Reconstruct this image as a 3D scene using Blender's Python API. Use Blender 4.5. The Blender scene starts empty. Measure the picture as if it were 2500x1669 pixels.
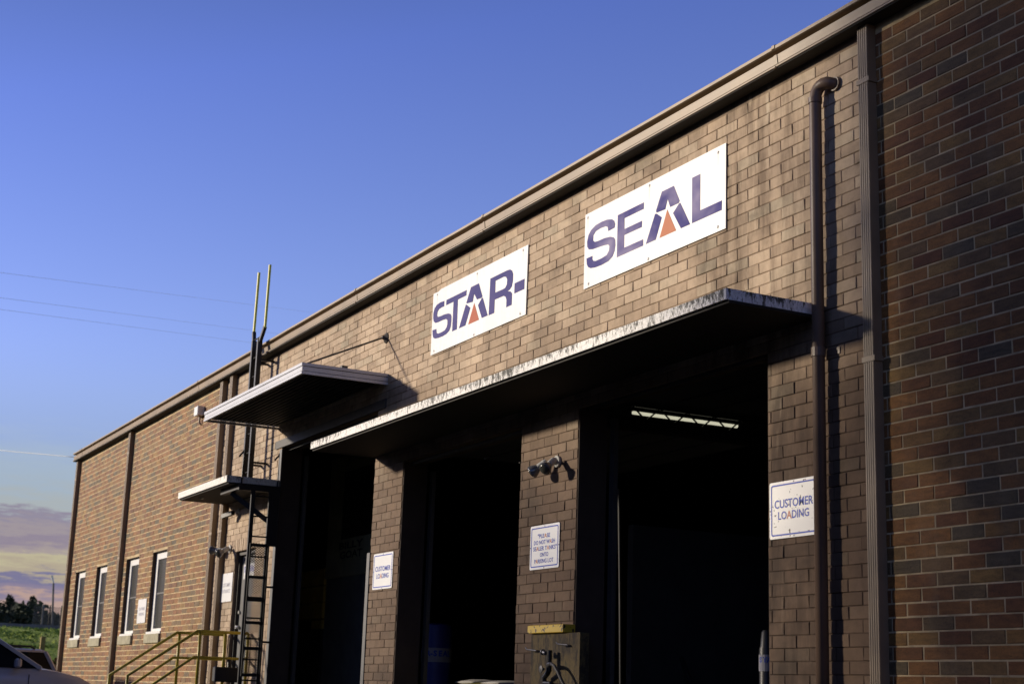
import bpy, bmesh, math, random
from mathutils import Vector, Matrix, Euler
random.seed(7)
R = math.radians
scn = bpy.context.scene
col = scn.collection

# ------------------------------------------------------------------ camera, sky, sun, exposure
CAM_Y, EYE = -7.348, 1.25
cam_data = bpy.data.cameras.new('camera')
cam = bpy.data.objects.new('camera', cam_data); col.objects.link(cam)
r_ = Vector((0.46209788, 0.88620397, 0.03328771)); u_ = Vector((0.18647526, -0.13379423, 0.97330678)); f_ = Vector((-0.86700203, 0.44355567, 0.22708115))
cam.matrix_world = Matrix(((r_.x, u_.x, -f_.x, 0), (r_.y, u_.y, -f_.y, CAM_Y), (r_.z, u_.z, -f_.z, EYE), (0, 0, 0, 1)))
cam_data.sensor_width = 36; cam_data.lens = 3700 / 2500 * 36
cam_data.clip_start = 0.1; cam_data.clip_end = 3000
cam_data.dof.use_dof = True; cam_data.dof.focus_distance = 14.0; cam_data.dof.aperture_fstop = 3.2
scn.camera = cam

SUN_DIR = Vector((0.87, 1.0, -0.34)).normalized()          # travel direction of the light
SUN_ELEV = math.asin(-SUN_DIR.z)
sun_d = bpy.data.lights.new('sun', 'SUN'); sun_d.energy = 5.0; sun_d.angle = R(3.2); sun_d.color = (1.0, 0.87, 0.69)
sun = bpy.data.objects.new('sun', sun_d); col.objects.link(sun)
sun.rotation_euler = SUN_DIR.to_track_quat('-Z', 'Y').to_euler()

scn.view_settings.view_transform = 'Standard'; scn.view_settings.look = 'None'
scn.view_settings.exposure = 0; scn.view_settings.gamma = 1; scn.view_settings.use_curve_mapping = False

def lin(c):
    return tuple(((v / 255) / 12.92 if v / 255 <= 0.04045 else ((v / 255 + 0.055) / 1.055) ** 2.4) for v in c)

def build_world():
    w = bpy.data.worlds.new('World'); scn.world = w; w.use_nodes = True
    nt = w.node_tree; nt.nodes.clear(); N = nt.nodes.new; L = nt.links.new
    out = N('ShaderNodeOutputWorld'); bg = N('ShaderNodeBackground'); bg.inputs['Strength'].default_value = 0.1
    L(bg.outputs[0], out.inputs[0])
    sky = N('ShaderNodeTexSky'); sky.sky_type = 'NISHITA'; sky.sun_disc = False
    sky.sun_elevation = SUN_ELEV; sky.sun_rotation = math.atan2(-SUN_DIR.x, -SUN_DIR.y)
    sky.air_density = 1.0; sky.dust_density = 0.6; sky.ozone_density = 2.0
    tc = N('ShaderNodeTexCoord'); sep = N('ShaderNodeSeparateXYZ'); L(tc.outputs['Generated'], sep.inputs[0])
    asn = N('ShaderNodeMath'); asn.operation = 'ARCSINE'; L(sep.outputs[2], asn.inputs[0])
    deg = N('ShaderNodeMath'); deg.operation = 'MULTIPLY'; deg.inputs[1].default_value = 57.2958; L(asn.outputs[0], deg.inputs[0])
    # tint of the clear sky by height
    te = N('ShaderNodeMapRange'); te.inputs[1].default_value = 8; te.inputs[2].default_value = 60; L(deg.outputs[0], te.inputs[0])
    tr = N('ShaderNodeValToRGB'); L(te.outputs[0], tr.inputs[0])
    # the sky deepens gently away from the building side
    dt = N('ShaderNodeVectorMath'); dt.operation = 'DOT_PRODUCT'; dt.inputs[1].default_value = (-0.46 * 14, -0.89 * 14, 0); L(tc.outputs['Generated'], dt.inputs[0])
    cl = N('ShaderNodeClamp'); cl.inputs[1].default_value = -3; cl.inputs[2].default_value = 5; L(dt.outputs['Value'], cl.inputs[0])
    ad0 = N('ShaderNodeMath'); ad0.operation = 'ADD'; L(deg.outputs[0], ad0.inputs[0]); L(cl.outputs[0], ad0.inputs[1]); L(ad0.outputs[0], te.inputs[0])
    e = tr.color_ramp.elements
    e[0].position = 0; e[0].color = (*SKY_T[0], 1); e[1].position = 1; e[1].color = (*SKY_T[-1], 1)
    for i, c in enumerate(SKY_T[1:-1]):
        k = e.new((i + 1) / (len(SKY_T) - 1)); k.color = (*c, 1)
    mul = N('ShaderNodeMix'); mul.data_type = 'RGBA'; mul.blend_type = 'MULTIPLY'; mul.inputs[0].default_value = 1
    L(sky.outputs[0], mul.inputs[6]); L(tr.outputs[0], mul.inputs[7])
    # clouds and afterglow low over the horizon
    mp = N('ShaderNodeMapping'); mp.inputs['Scale'].default_value = (9, 9, 60); L(tc.outputs['Generated'], mp.inputs[0])
    nz = N('ShaderNodeTexNoise'); nz.inputs['Scale'].default_value = 2.2; nz.inputs['Detail'].default_value = 9; nz.inputs['Roughness'].default_value = 0.7; L(mp.outputs[0], nz.inputs[0])
    ns = N('ShaderNodeMath'); ns.operation = 'MULTIPLY_ADD'; ns.inputs[1].default_value = 2.6; ns.inputs[2].default_value = -1.3; L(nz.outputs[0], ns.inputs[0])
    ad = N('ShaderNodeMath'); ad.operation = 'ADD'; L(deg.outputs[0], ad.inputs[0]); L(ns.outputs[0], ad.inputs[1])
    rg = N('ShaderNodeMapRange'); rg.inputs[1].default_value = 0; rg.inputs[2].default_value = 14; L(ad.outputs[0], rg.inputs[0])
    cr = N('ShaderNodeValToRGB'); L(rg.outputs[0], cr.inputs[0]); cr.color_ramp.interpolation = 'EASE'
    stops = [(1.0, (170, 140, 140)), (2.6, (186, 158, 148)), (3.0, (140, 130, 152)), (3.5, (122, 120, 152)), (3.75, (178, 166, 146)), (4.2, (190, 182, 152)),
             (4.4, (168, 156, 154)), (4.9, (146, 136, 152)), (5.3, (160, 150, 156)), (5.7, (146, 140, 158)), (6.0, (170, 178, 182)), (7.2, (163, 180, 198)), (9.5, (146, 168, 210)), (14, (140, 165, 226))]
    e = cr.color_ramp.elements
    while len(e) > 1: e.remove(e[-1])
    e[0].position = stops[0][0] / 14; e[0].color = (*lin(stops[0][1]), 1)
    for d_, c in stops[1:]:
        k = e.new(d_ / 14); k.color = (*lin(c), 1)
    sc = N('ShaderNodeVectorMath'); sc.operation = 'SCALE'; sc.inputs[3].default_value = 10; L(cr.outputs[0], sc.inputs[0])
    mk = N('ShaderNodeMapRange'); mk.interpolation_type = 'SMOOTHSTEP'; mk.inputs[1].default_value = 6.5; mk.inputs[2].default_value = 13; mk.inputs[3].default_value = 1; mk.inputs[4].default_value = 0
    L(deg.outputs[0], mk.inputs[0])
    mx = N('ShaderNodeMix'); mx.data_type = 'RGBA'; L(mk.outputs[0], mx.inputs[0]); L(mul.outputs[2], mx.inputs[6]); L(sc.outputs[0], mx.inputs[7])
    L(mx.outputs[2], bg.inputs[0])
SKY_T = [(1.50, 1.36, 1.88), (1.36, 1.26, 2.0), (1.04, 1.03, 1.98), (0.66, 0.68, 1.18), (0.46, 0.46, 0.62), (0.38, 0.37, 0.44), (0.36, 0.35, 0.40)]
build_world()

# ------------------------------------------------------------------ materials
def new_mat(name):
    m = bpy.data.materials.new(name); m.use_nodes = True
    nt = m.node_tree; b = nt.nodes['Principled BSDF']
    return m, nt, b, nt.nodes.new, nt.links.new

def pos_noise(nt, scale=(1, 1, 1), ns=1.0, detail=4, rough=0.6):
    N, L = nt.nodes.new, nt.links.new
    g = N('ShaderNodeNewGeometry'); mp = N('ShaderNodeMapping'); mp.inputs['Scale'].default_value = scale; L(g.outputs['Position'], mp.inputs[0])
    n = N('ShaderNodeTexNoise'); n.inputs['Scale'].default_value = ns; n.inputs['Detail'].default_value = detail; n.inputs['Roughness'].default_value = rough
    L(mp.outputs[0], n.inputs[0]); return n.outputs[0]

def ramp(nt, src, stops, interp='LINEAR'):
    cr = nt.nodes.new('ShaderNodeValToRGB'); nt.links.new(src, cr.inputs[0]); e = cr.color_ramp.elements; cr.color_ramp.interpolation = interp
    while len(e) > 1: e.remove(e[-1])
    f = lambda c: (c, c, c, 1) if isinstance(c, (int, float)) else (*c, 1)
    e[0].position = stops[0][0]; e[0].color = f(stops[0][1])
    for p, c in stops[1:]:
        k = e.new(p); k.color = f(c)
    return cr.outputs[0]

def mixc(nt, a, b, fac, mode='MIX'):
    m = nt.nodes.new('ShaderNodeMix'); m.data_type = 'RGBA'; m.blend_type = mode
    for i, v in ((0, fac), (6, a), (7, b)):
        if isinstance(v, bpy.types.NodeSocket): nt.links.new(v, m.inputs[i])
        elif i == 0: m.inputs[0].default_value = v
        else: m.inputs[i].default_value = (*v, 1)
    return m.outputs[2]

def bump(nt, b, src, dist=0.002, strength=0.5):
    n = nt.nodes.new('ShaderNodeBump'); n.inputs['Distance'].default_value = dist; n.inputs['Strength'].default_value = strength
    nt.links.new(src, n.inputs['Height']); nt.links.new(n.outputs[0], b.inputs['Normal'])

def simple(name, c, rough=0.6, metal=0.0, var=0.25, scale=3.0, bscale=60, bdist=0.001, spec=0.4):
    m, nt, b, N, L = new_mat(name)
    n = pos_noise(nt, (1, 1, 1), scale)
    k = ramp(nt, n, [(0.3, 1 - var), (0.7, 1 + var * 0.4)])
    L(mixc(nt, c, k, 1.0, 'MULTIPLY'), b.inputs['Base Color'])
    b.inputs['Roughness'].default_value = rough; b.inputs['Metallic'].default_value = metal; b.inputs['Specular IOR Level'].default_value = spec
    bump(nt, b, pos_noise(nt, (1, 1, 1), bscale), bdist)
    return m

def tone_attr(nt):
    a = nt.nodes.new('ShaderNodeAttribute'); a.attribute_name = 'tone'; return a.outputs['Fac']

def mat_painted(name, is_joint=False):
    m, nt, b, N, L = new_mat(name)
    base = ramp(nt, tone_attr(nt), [(0.0, (0.39, 0.290, 0.202)), (0.5, (0.49, 0.368, 0.256)), (0.85, (0.58, 0.45, 0.32)), (1.0, (0.43, 0.355, 0.255))]) if not is_joint else None
    cur = base if base is not None else mixc(nt, (0.25, 0.180, 0.125), (0.25, 0.180, 0.125), 0.5)  # same paint made darker, with the shadow of the joints put into it
    # soot and damp: blotches and runs
    n1 = ramp(nt, pos_noise(nt, (1, 1, 1.3), 0.9, 5), [(0.40, 1.0), (0.56, 0.86), (0.72, 0.50)])
    n2 = ramp(nt, pos_noise(nt, (3.5, 1, 0.30), 1.0, 5), [(0.42, 1.0), (0.62, 0.86), (0.78, 0.6)])
    n3 = ramp(nt, pos_noise(nt, (1, 1, 1), 14, 5), [(0.3, 0.86), (0.6, 1.04)])
    for n in (n1, n2, n3): cur = mixc(nt, cur, n, 1.0, 'MULTIPLY')
    # water runs and lime bloom beside the drain pipe
    g0 = N('ShaderNodeNewGeometry'); s0 = N('ShaderNodeSeparateXYZ'); L(g0.outputs['Position'], s0.inputs[0])
    d0 = N('ShaderNodeMath'); d0.operation = 'ADD'; d0.inputs[1].default_value = 9.95; L(s0.outputs[0], d0.inputs[0])
    d1 = N('ShaderNodeMath'); d1.operation = 'ABSOLUTE'; L(d0.outputs[0], d1.inputs[0])
    rg_ = N('ShaderNodeMapRange'); rg_.interpolation_type = 'SMOOTHSTEP'; rg_.inputs[1].default_value = 1.25; rg_.inputs[2].default_value = 0.35; L(d1.outputs[0], rg_.inputs[0])
    ru = pos_noise(nt, (4.5, 1, 0.7), 1.0, 6, 0.65)
    dk = ramp(nt, ru, [(0.44, 0.0), (0.60, 0.75)]); lt = ramp(nt, pos_noise(nt, (7, 1, 1.3), 1.3, 5), [(0.60, 0.0), (0.72, 0.6)])
    def mulf(a, b_):
        q = N('ShaderNodeMath'); q.operation = 'MULTIPLY'; L(a, q.inputs[0]); L(b_, q.inputs[1]); return q.outputs[0]
    cur = mixc(nt, cur, mixc(nt, cur, (0.36, 0.33, 0.31), 1.0, 'MULTIPLY'), mulf(dk, rg_.outputs[0]))
    cur = mixc(nt, cur, (0.62, 0.52, 0.38), mulf(lt, rg_.outputs[0]))
    sp_ = ramp(nt, pos_noise(nt, (1.0, 1, 1.6), 2.3, 4), [(0.62, 1.0), (0.74, 0.62)])
    cur = mixc(nt, cur, sp_, 1.0, 'MULTIPLY')
    # shade painted into the loading area wall below the canopies, uneven upper edge
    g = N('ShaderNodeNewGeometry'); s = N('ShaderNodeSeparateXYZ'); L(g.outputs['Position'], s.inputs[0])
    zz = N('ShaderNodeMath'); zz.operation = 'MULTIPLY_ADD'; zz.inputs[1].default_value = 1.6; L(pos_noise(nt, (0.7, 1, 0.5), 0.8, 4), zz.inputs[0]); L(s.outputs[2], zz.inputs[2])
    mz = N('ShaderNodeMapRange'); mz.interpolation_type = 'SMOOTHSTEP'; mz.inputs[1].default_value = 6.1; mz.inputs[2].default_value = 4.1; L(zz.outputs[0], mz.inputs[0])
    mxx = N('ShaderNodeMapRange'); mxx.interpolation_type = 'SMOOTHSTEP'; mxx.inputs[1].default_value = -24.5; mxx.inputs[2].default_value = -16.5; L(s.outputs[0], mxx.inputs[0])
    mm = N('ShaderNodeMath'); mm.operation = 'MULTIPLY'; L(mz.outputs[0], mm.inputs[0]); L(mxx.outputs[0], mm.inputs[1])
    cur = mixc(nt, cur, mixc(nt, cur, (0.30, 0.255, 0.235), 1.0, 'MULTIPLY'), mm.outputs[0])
    L(cur, b.inputs['Base Color']); b.inputs['Roughness'].default_value = 0.8; b.inputs['Specular IOR Level'].default_value = 0.25
    bump(nt, b, pos_noise(nt, (1, 1, 1), 70, 6), 0.003, 0.6)
    return m

def mat_brown(name):
    m, nt, b, N, L = new_mat(name)
    base = ramp(nt, tone_attr(nt), [(0.0, (0.150, 0.056, 0.020)), (0.18, (0.23, 0.098, 0.028)), (0.36, (0.29, 0.128, 0.033)), (0.52, (0.19, 0.075, 0.024)), (0.64, (0.29, 0.160, 0.042)),
                                      (0.74, (0.19, 0.105, 0.040)), (0.88, (0.150, 0.096, 0.042)), (0.95, (0.128, 0.092, 0.048)), (1.0, (0.092, 0.066, 0.036))])
    n = ramp(nt, pos_noise(nt, (7, 1, 26), 1.0, 6, 0.7), [(0.28, 0.55), (0.5, 0.95), (0.72, 1.3)])
    n2 = ramp(nt, pos_noise(nt, (1, 1, 0.6), 1.1, 4), [(0.35, 0.8), (0.65, 1.12)])
    pt = ramp(nt, pos_noise(nt, (1, 1, 1), 130, 3, 0.7), [(0.34, 0.45), (0.45, 1.0), (0.62, 1.0), (0.72, 1.35)])
    cur = mixc(nt, mixc(nt, base, n, 1.0, 'MULTIPLY'), n2, 1.0, 'MULTIPLY'); cur = mixc(nt, cur, pt, 1.0, 'MULTIPLY')
    film = ramp(nt, pos_noise(nt, (2.6, 1, 0.5), 1.0, 5), [(0.55, 0.0), (0.75, 0.22)])
    cur = mixc(nt, cur, (0.30, 0.25, 0.17), film)
    L(cur, b.inputs['Base Color']); b.inputs['Roughness'].default_value = 0.72; b.inputs['Specular IOR Level'].default_value = 0.3
    bump(nt, b, pos_noise(nt, (60, 20, 20), 3, 5), 0.003, 0.5)
    return m

def mat_mildew(name, base, dark, amount=0.5, xs=22):
    m, nt, b, N, L = new_mat(name)
    st = pos_noise(nt, (xs, xs, xs * 0.38), 1.0, 9, 0.82); big = pos_noise(nt, (0.8, 0.8, 0.3), 1.0, 3)
    g = N('ShaderNodeNewGeometry'); sp = N('ShaderNodeSeparateXYZ'); L(g.outputs['Position'], sp.inputs[0])
    hm = N('ShaderNodeMapRange'); hm.inputs[1].default_value = 4.21; hm.inputs[2].default_value = 4.31; hm.inputs[3].default_value = -0.03; hm.inputs[4].default_value = 0.05; L(sp.outputs[2], hm.inputs[0])
    sm = N('ShaderNodeMath'); sm.operation = 'MULTIPLY_ADD'; sm.inputs[1].default_value = 0.45; L(big, sm.inputs[0]); L(st, sm.inputs[2])
    s2 = N('ShaderNodeMath'); s2.operation = 'ADD'; L(sm.outputs[0], s2.inputs[0]); L(hm.outputs[0], s2.inputs[1])
    t0 = 0.86 - amount * 0.10
    k = ramp(nt, s2.outputs[0], [(t0, 0.0), (t0 + 0.03, 0.85), (t0 + 0.09, 1.0)])
    fine = ramp(nt, pos_noise(nt, (1, 1, 1), 40, 5), [(0.35, 0.75), (0.6, 1.05)])
    c = mixc(nt, mixc(nt, base, fine, 1.0, 'MULTIPLY'), dark, k)
    L(c, b.inputs['Base Color']); b.inputs['Roughness'].default_value = 0.75
    bump(nt, b, st, 0.004, 0.5)
    return m

def mat_sign_ink(name, c, fade, amount=0.5, center=0.5):
    m, nt, b, N, L = new_mat(name)
    k = ramp(nt, pos_noise(nt, (1.2, 1, 1.6), 1.3, 3), [(center - 0.08, 0.0), (center + 0.16, amount)])
    L(mixc(nt, c, fade, k), b.inputs['Base Color']); b.inputs['Roughness'].default_value = 0.6; b.inputs['Specular IOR Level'].default_value = 0.15
    return m

def mat_sign_panel(name, base, screws):
    m, nt, b, N, L = new_mat(name)
    g = N('ShaderNodeNewGeometry'); s = N('ShaderNodeSeparateXYZ'); L(g.outputs['Position'], s.inputs[0])
    cur = mixc(nt, base, ramp(nt, pos_noise(nt, (1.5, 1, 1.2), 1.2, 5), [(0.35, 0.90), (0.6, 1.0)]), 1.0, 'MULTIPLY')
    cur = mixc(nt, cur, ramp(nt, pos_noise(nt, (22, 1, 1.6), 1.0, 5), [(0.5, 1.0), (0.75, 0.90)]), 1.0, 'MULTIPLY')
    for x, z in screws:
        def mth(op, a, v=None, v2=None):
            q = N('ShaderNodeMath'); q.operation = op; L(a, q.inputs[0])
            if v is not None: q.inputs[1].default_value = v
            if v2 is not None: q.inputs[2].default_value = v2
            return q.outputs[0]
        dx = mth('ABSOLUTE', mth('ADD', s.outputs[0], -x)); a = N('ShaderNodeMapRange'); a.inputs[1].default_value = .022; a.inputs[2].default_value = .004; L(dx, a.inputs[0])
        dz = mth('MULTIPLY_ADD', s.outputs[2], -1.0, z); c = N('ShaderNodeMapRange'); c.inputs[1].default_value = .16; c.inputs[2].default_value = .0; L(dz, c.inputs[0])
        d = N('ShaderNodeMath'); d.operation = 'GREATER_THAN'; L(dz, d.inputs[0]); d.inputs[1].default_value = -.012
        e = N('ShaderNodeMath'); e.operation = 'MULTIPLY'; L(a.outputs[0], e.inputs[0]); L(c.outputs[0], e.inputs[1])
        f = N('ShaderNodeMath'); f.operation = 'MULTIPLY'; L(e.outputs[0], f.inputs[0]); L(d.outputs[0], f.inputs[1])
        k = mth('MULTIPLY', f.outputs[0], .45)
        cur = mixc(nt, cur, (0.38, 0.27, 0.17), k)
    L(cur, b.inputs['Base Color']); b.inputs['Roughness'].default_value = 0.42; b.inputs['Specular IOR Level'].default_value = 0.35
    bump(nt, b, pos_noise(nt, (1, 1, 1), 1.6, 2), 0.02, 0.35)
    return m

def mat_board(name):
    m, nt, b, N, L = new_mat(name)
    w = pos_noise(nt, (9, 4, 2.6), 1.3, 8, 0.78)
    c = ramp(nt, w, [(0.32, (0.010, 0.007, 0.005)), (0.45, (0.040, 0.028, 0.014)), (0.56, (0.13, 0.090, 0.030)), (0.64, (0.05, 0.045, 0.02)), (0.74, (0.02, 0.018, 0.010))])
    L(c, b.inputs['Base Color']); b.inputs['Roughness'].default_value = 0.85; bump(nt, b, w, 0.004)
    return m

def mat_speckled(name, base, dark, scale=22, thr=0.62):
    m, nt, b, N, L = new_mat(name)
    k = ramp(nt, pos_noise(nt, (1, 1, 1), scale, 2, 0.5), [(thr, 0.0), (thr + 0.025, 1.0)])
    L(mixc(nt, base, dark, k), b.inputs['Base Color']); b.inputs['Roughness'].default_value = 0.45
    return m

def mat_grass(name):
    m, nt, b, N, L = new_mat(name)
    k = pos_noise(nt, (0.8, 0.5, 2.5), 1.2, 6, 0.65)
    c = ramp(nt, k, [(0.32, (0.13, 0.19, 0.03)), (0.46, (0.22, 0.31, 0.05)), (0.58, (0.34, 0.42, 0.09)), (0.7, (0.36, 0.36, 0.12))])
    L(c, b.inputs['Base Color']); b.inputs['Roughness'].default_value = 0.95; b.inputs['Specular IOR Level'].default_value = 0.1
    bump(nt, b, pos_noise(nt, (1, 1, 1), 7, 5), 0.15, 1.0)
    return m

def mat_leaf(name, a, bb):
    m, nt, b, N, L = new_mat(name)
    c = ramp(nt, pos_noise(nt, (1, 1, 1), 0.5, 4), [(0.35, a), (0.65, bb)])
    L(c, b.inputs['Base Color']); b.inputs['Roughness'].default_value = 0.8; b.inputs['Specular IOR Level'].default_value = 0.15
    return m

M = {}
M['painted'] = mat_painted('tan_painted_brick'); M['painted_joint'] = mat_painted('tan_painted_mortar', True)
M['brown'] = mat_brown('brown_brick'); M['mortar'] = simple('sand_mortar', (0.60, 0.46, 0.26), 0.9, var=0.5, scale=5)
M['trim'] = simple('tan_trim_paint', (0.285, 0.205, 0.125), 0.5, var=0.25, scale=2.2)
M['pipe'] = simple('brown_pipe_paint', (0.15, 0.098, 0.070), 0.45, var=0.3, scale=2)
M['fascia'] = mat_mildew('mildewed_white_paint', (0.88, 0.87, 0.84), (0.04, 0.04, 0.034), 1.12, 30)
M['fascia2'] = mat_mildew('stained_pale_concrete', (0.84, 0.82, 0.77), (0.30, 0.28, 0.22), 0.5, 9)
M['fascia_end'] = mat_mildew('skylit_white_paint', (0.82, 0.82, 0.84), (0.06, 0.06, 0.05), 0.35)  # less mildew and a bluer white, standing in for sky light on the end
M['aluminium'] = simple('white_aluminium', (0.58, 0.59, 0.62), 0.4, var=0.12)
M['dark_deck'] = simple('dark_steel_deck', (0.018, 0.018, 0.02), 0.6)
M['soffit'] = simple('shade_black_soffit', (0.02, 0.018, 0.016), 0.8)  # near-black so the undersides carry deep shade in their colour
M['lintel'] = simple('grey_steel_lintel', (0.06, 0.056, 0.052), 0.6)
M['guard'] = simple('galvanised_guard', (0.10, 0.10, 0.10), 0.5, 0.3)
M['black'] = simple('black_steel_paint', (0.012, 0.012, 0.013), 0.45)
M['yellow'] = simple('yellow_steel_paint', (0.46, 0.37, 0.035), 0.45, var=0.35, scale=5)
M['yellow_green'] = simple('yellow_green_paint', (0.72, 0.66, 0.02), 0.4, var=0.15)
M['yellow_wood'] = mat_speckled('chipped_yellow_timber', (0.62, 0.42, 0.03), (0.05, 0.035, 0.02), 16, 0.60)
M['white_sign'] = simple('white_sign_sheet', (0.76, 0.77, 0.78), 0.4, var=0.06, scale=1.5)
M['old_sign'] = mat_speckled('rust_spotted_sign', (0.80, 0.79, 0.75), (0.03, 0.028, 0.025), 24, 0.66)
M['ink_star'] = mat_sign_ink('navy_print', (0.012, 0.010, 0.165), (0.055, 0.040, 0.20), 0.8, 0.54)
M['ink_seal'] = mat_sign_ink('faded_navy_print', (0.020, 0.015, 0.18), (0.24, 0.21, 0.36), 0.95, 0.49)
M['orange_star'] = mat_sign_ink('orange_print', (0.42, 0.10, 0.045), (0.45, 0.14, 0.08), 0.6)
M['orange_seal'] = mat_sign_ink('faded_orange_print', (0.50, 0.18, 0.09), (0.55, 0.24, 0.14), 0.6)
M['blue_ink'] = simple('blue_ink', (0.012, 0.05, 0.42), 0.5, var=0.1)
M['orange_ink'] = simple('orange_ink', (0.55, 0.18, 0.08), 0.5, var=0.1)
M['grey_ink'] = simple('grey_ink', (0.40, 0.40, 0.48), 0.5, var=0.1)
M['screw'] = simple('dull_screw', (0.16, 0.16, 0.17), 0.4, 0.7)
M['frame_white'] = simple('white_window_frame', (0.80, 0.80, 0.78), 0.4, var=0.08)
M['sill'] = simple('pale_stone_sill', (0.38, 0.35, 0.24), 0.85, var=0.35, scale=8)
M['concrete'] = simple('grey_concrete', (0.20, 0.19, 0.175), 0.9, var=0.3, scale=1.5)
M['asphalt'] = simple('asphalt', (0.05, 0.048, 0.046), 0.9, var=0.3, scale=0.7, bscale=90, bdist=0.004)
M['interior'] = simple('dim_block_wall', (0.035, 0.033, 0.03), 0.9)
M['reveal'] = simple('dark_brown_reveal', (0.055, 0.036, 0.026), 0.8)  # near-black brown lining of the door and window openings
M['roof'] = simple('roof_membrane', (0.12, 0.12, 0.12), 0.9)
M['door'] = simple('grey_door_paint', (0.13, 0.13, 0.13), 0.4, var=0.15)
M['door_frame'] = simple('dark_door_frame', (0.03, 0.026, 0.024), 0.5)
M['steel'] = simple('bright_steel', (0.55, 0.55, 0.55), 0.3, 0.8, var=0.1)
M['lamp_white'] = simple('weathered_lamp_white', (0.50, 0.50, 0.48), 0.45, var=0.3, scale=25)
M['board'] = mat_board('weathered_plywood')
M['tank'] = simple('dark_blue_tank', (0.022, 0.028, 0.20), 0.4)
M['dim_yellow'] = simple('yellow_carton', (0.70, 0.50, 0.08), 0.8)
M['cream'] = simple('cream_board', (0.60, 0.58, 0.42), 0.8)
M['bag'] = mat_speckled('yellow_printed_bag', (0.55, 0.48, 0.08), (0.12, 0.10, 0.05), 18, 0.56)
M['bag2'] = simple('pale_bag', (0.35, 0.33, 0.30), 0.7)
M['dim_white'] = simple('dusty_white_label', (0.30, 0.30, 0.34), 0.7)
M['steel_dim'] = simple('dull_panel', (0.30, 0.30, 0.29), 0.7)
M['rubber'] = simple('tyre_rubber', (0.015, 0.015, 0.015), 0.8)
M['car'] = simple('silver_car_paint', (0.40, 0.39, 0.45), 0.25, 0.15, var=0.05, bdist=0.0)
M['car2'] = simple('pewter_car_paint', (0.34, 0.33, 0.38), 0.3, 0.3, var=0.05, bdist=0.0)
M['red_lens'] = simple('red_lens', (0.35, 0.02, 0.015), 0.25)
M['head_lens'] = simple('clear_lens', (0.55, 0.56, 0.58), 0.15)
M['grass'] = mat_grass('grass'); M['bark'] = simple('bark', (0.07, 0.055, 0.04), 0.9)
M['leaf_dark'] = mat_leaf('dark_leaves', (0.035, 0.045, 0.03), (0.075, 0.09, 0.055))  # grey mixed into the leaf colour to paint distance haze
M['leaf_green'] = mat_leaf('green_leaves', (0.03, 0.055, 0.018), (0.09, 0.13, 0.04))
M['leaf_brown'] = mat_leaf('brown_shrub_leaves', (0.10, 0.06, 0.03), (0.16, 0.10, 0.05))
M['wire'] = simple('pale_wire', (0.92, 0.95, 0.92), 0.4, var=0.05)
M['post'] = simple('weathered_yellow_post', (0.30, 0.21, 0.06), 0.8)
def glass(name, c, rough=0.06, spec=0.8):
    m, nt, b, N, L = new_mat(name); b.inputs['Base Color'].default_value = (*c, 1); b.inputs['Roughness'].default_value = rough; b.inputs['Specular IOR Level'].default_value = spec; return m
M['glass'] = glass('dark_window_glass', (0.045, 0.046, 0.040), 0.22, 0.6); M['car_glass'] = glass('tinted_car_glass', (0.006, 0.007, 0.010), 0.12, 0.12)
M['lens'] = glass('lamp_lens', (0.10, 0.105, 0.12), 0.1)
m_, nt_, b_, N_, L_ = new_mat('lit_tube'); b_.inputs['Emission Color'].default_value = (1.0, 0.97, 0.72, 1); b_.inputs['Emission Strength'].default_value = 0.55; b_.inputs['Base Color'].default_value = (0.8, 0.8, 0.7, 1); M['lit'] = m_

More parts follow.
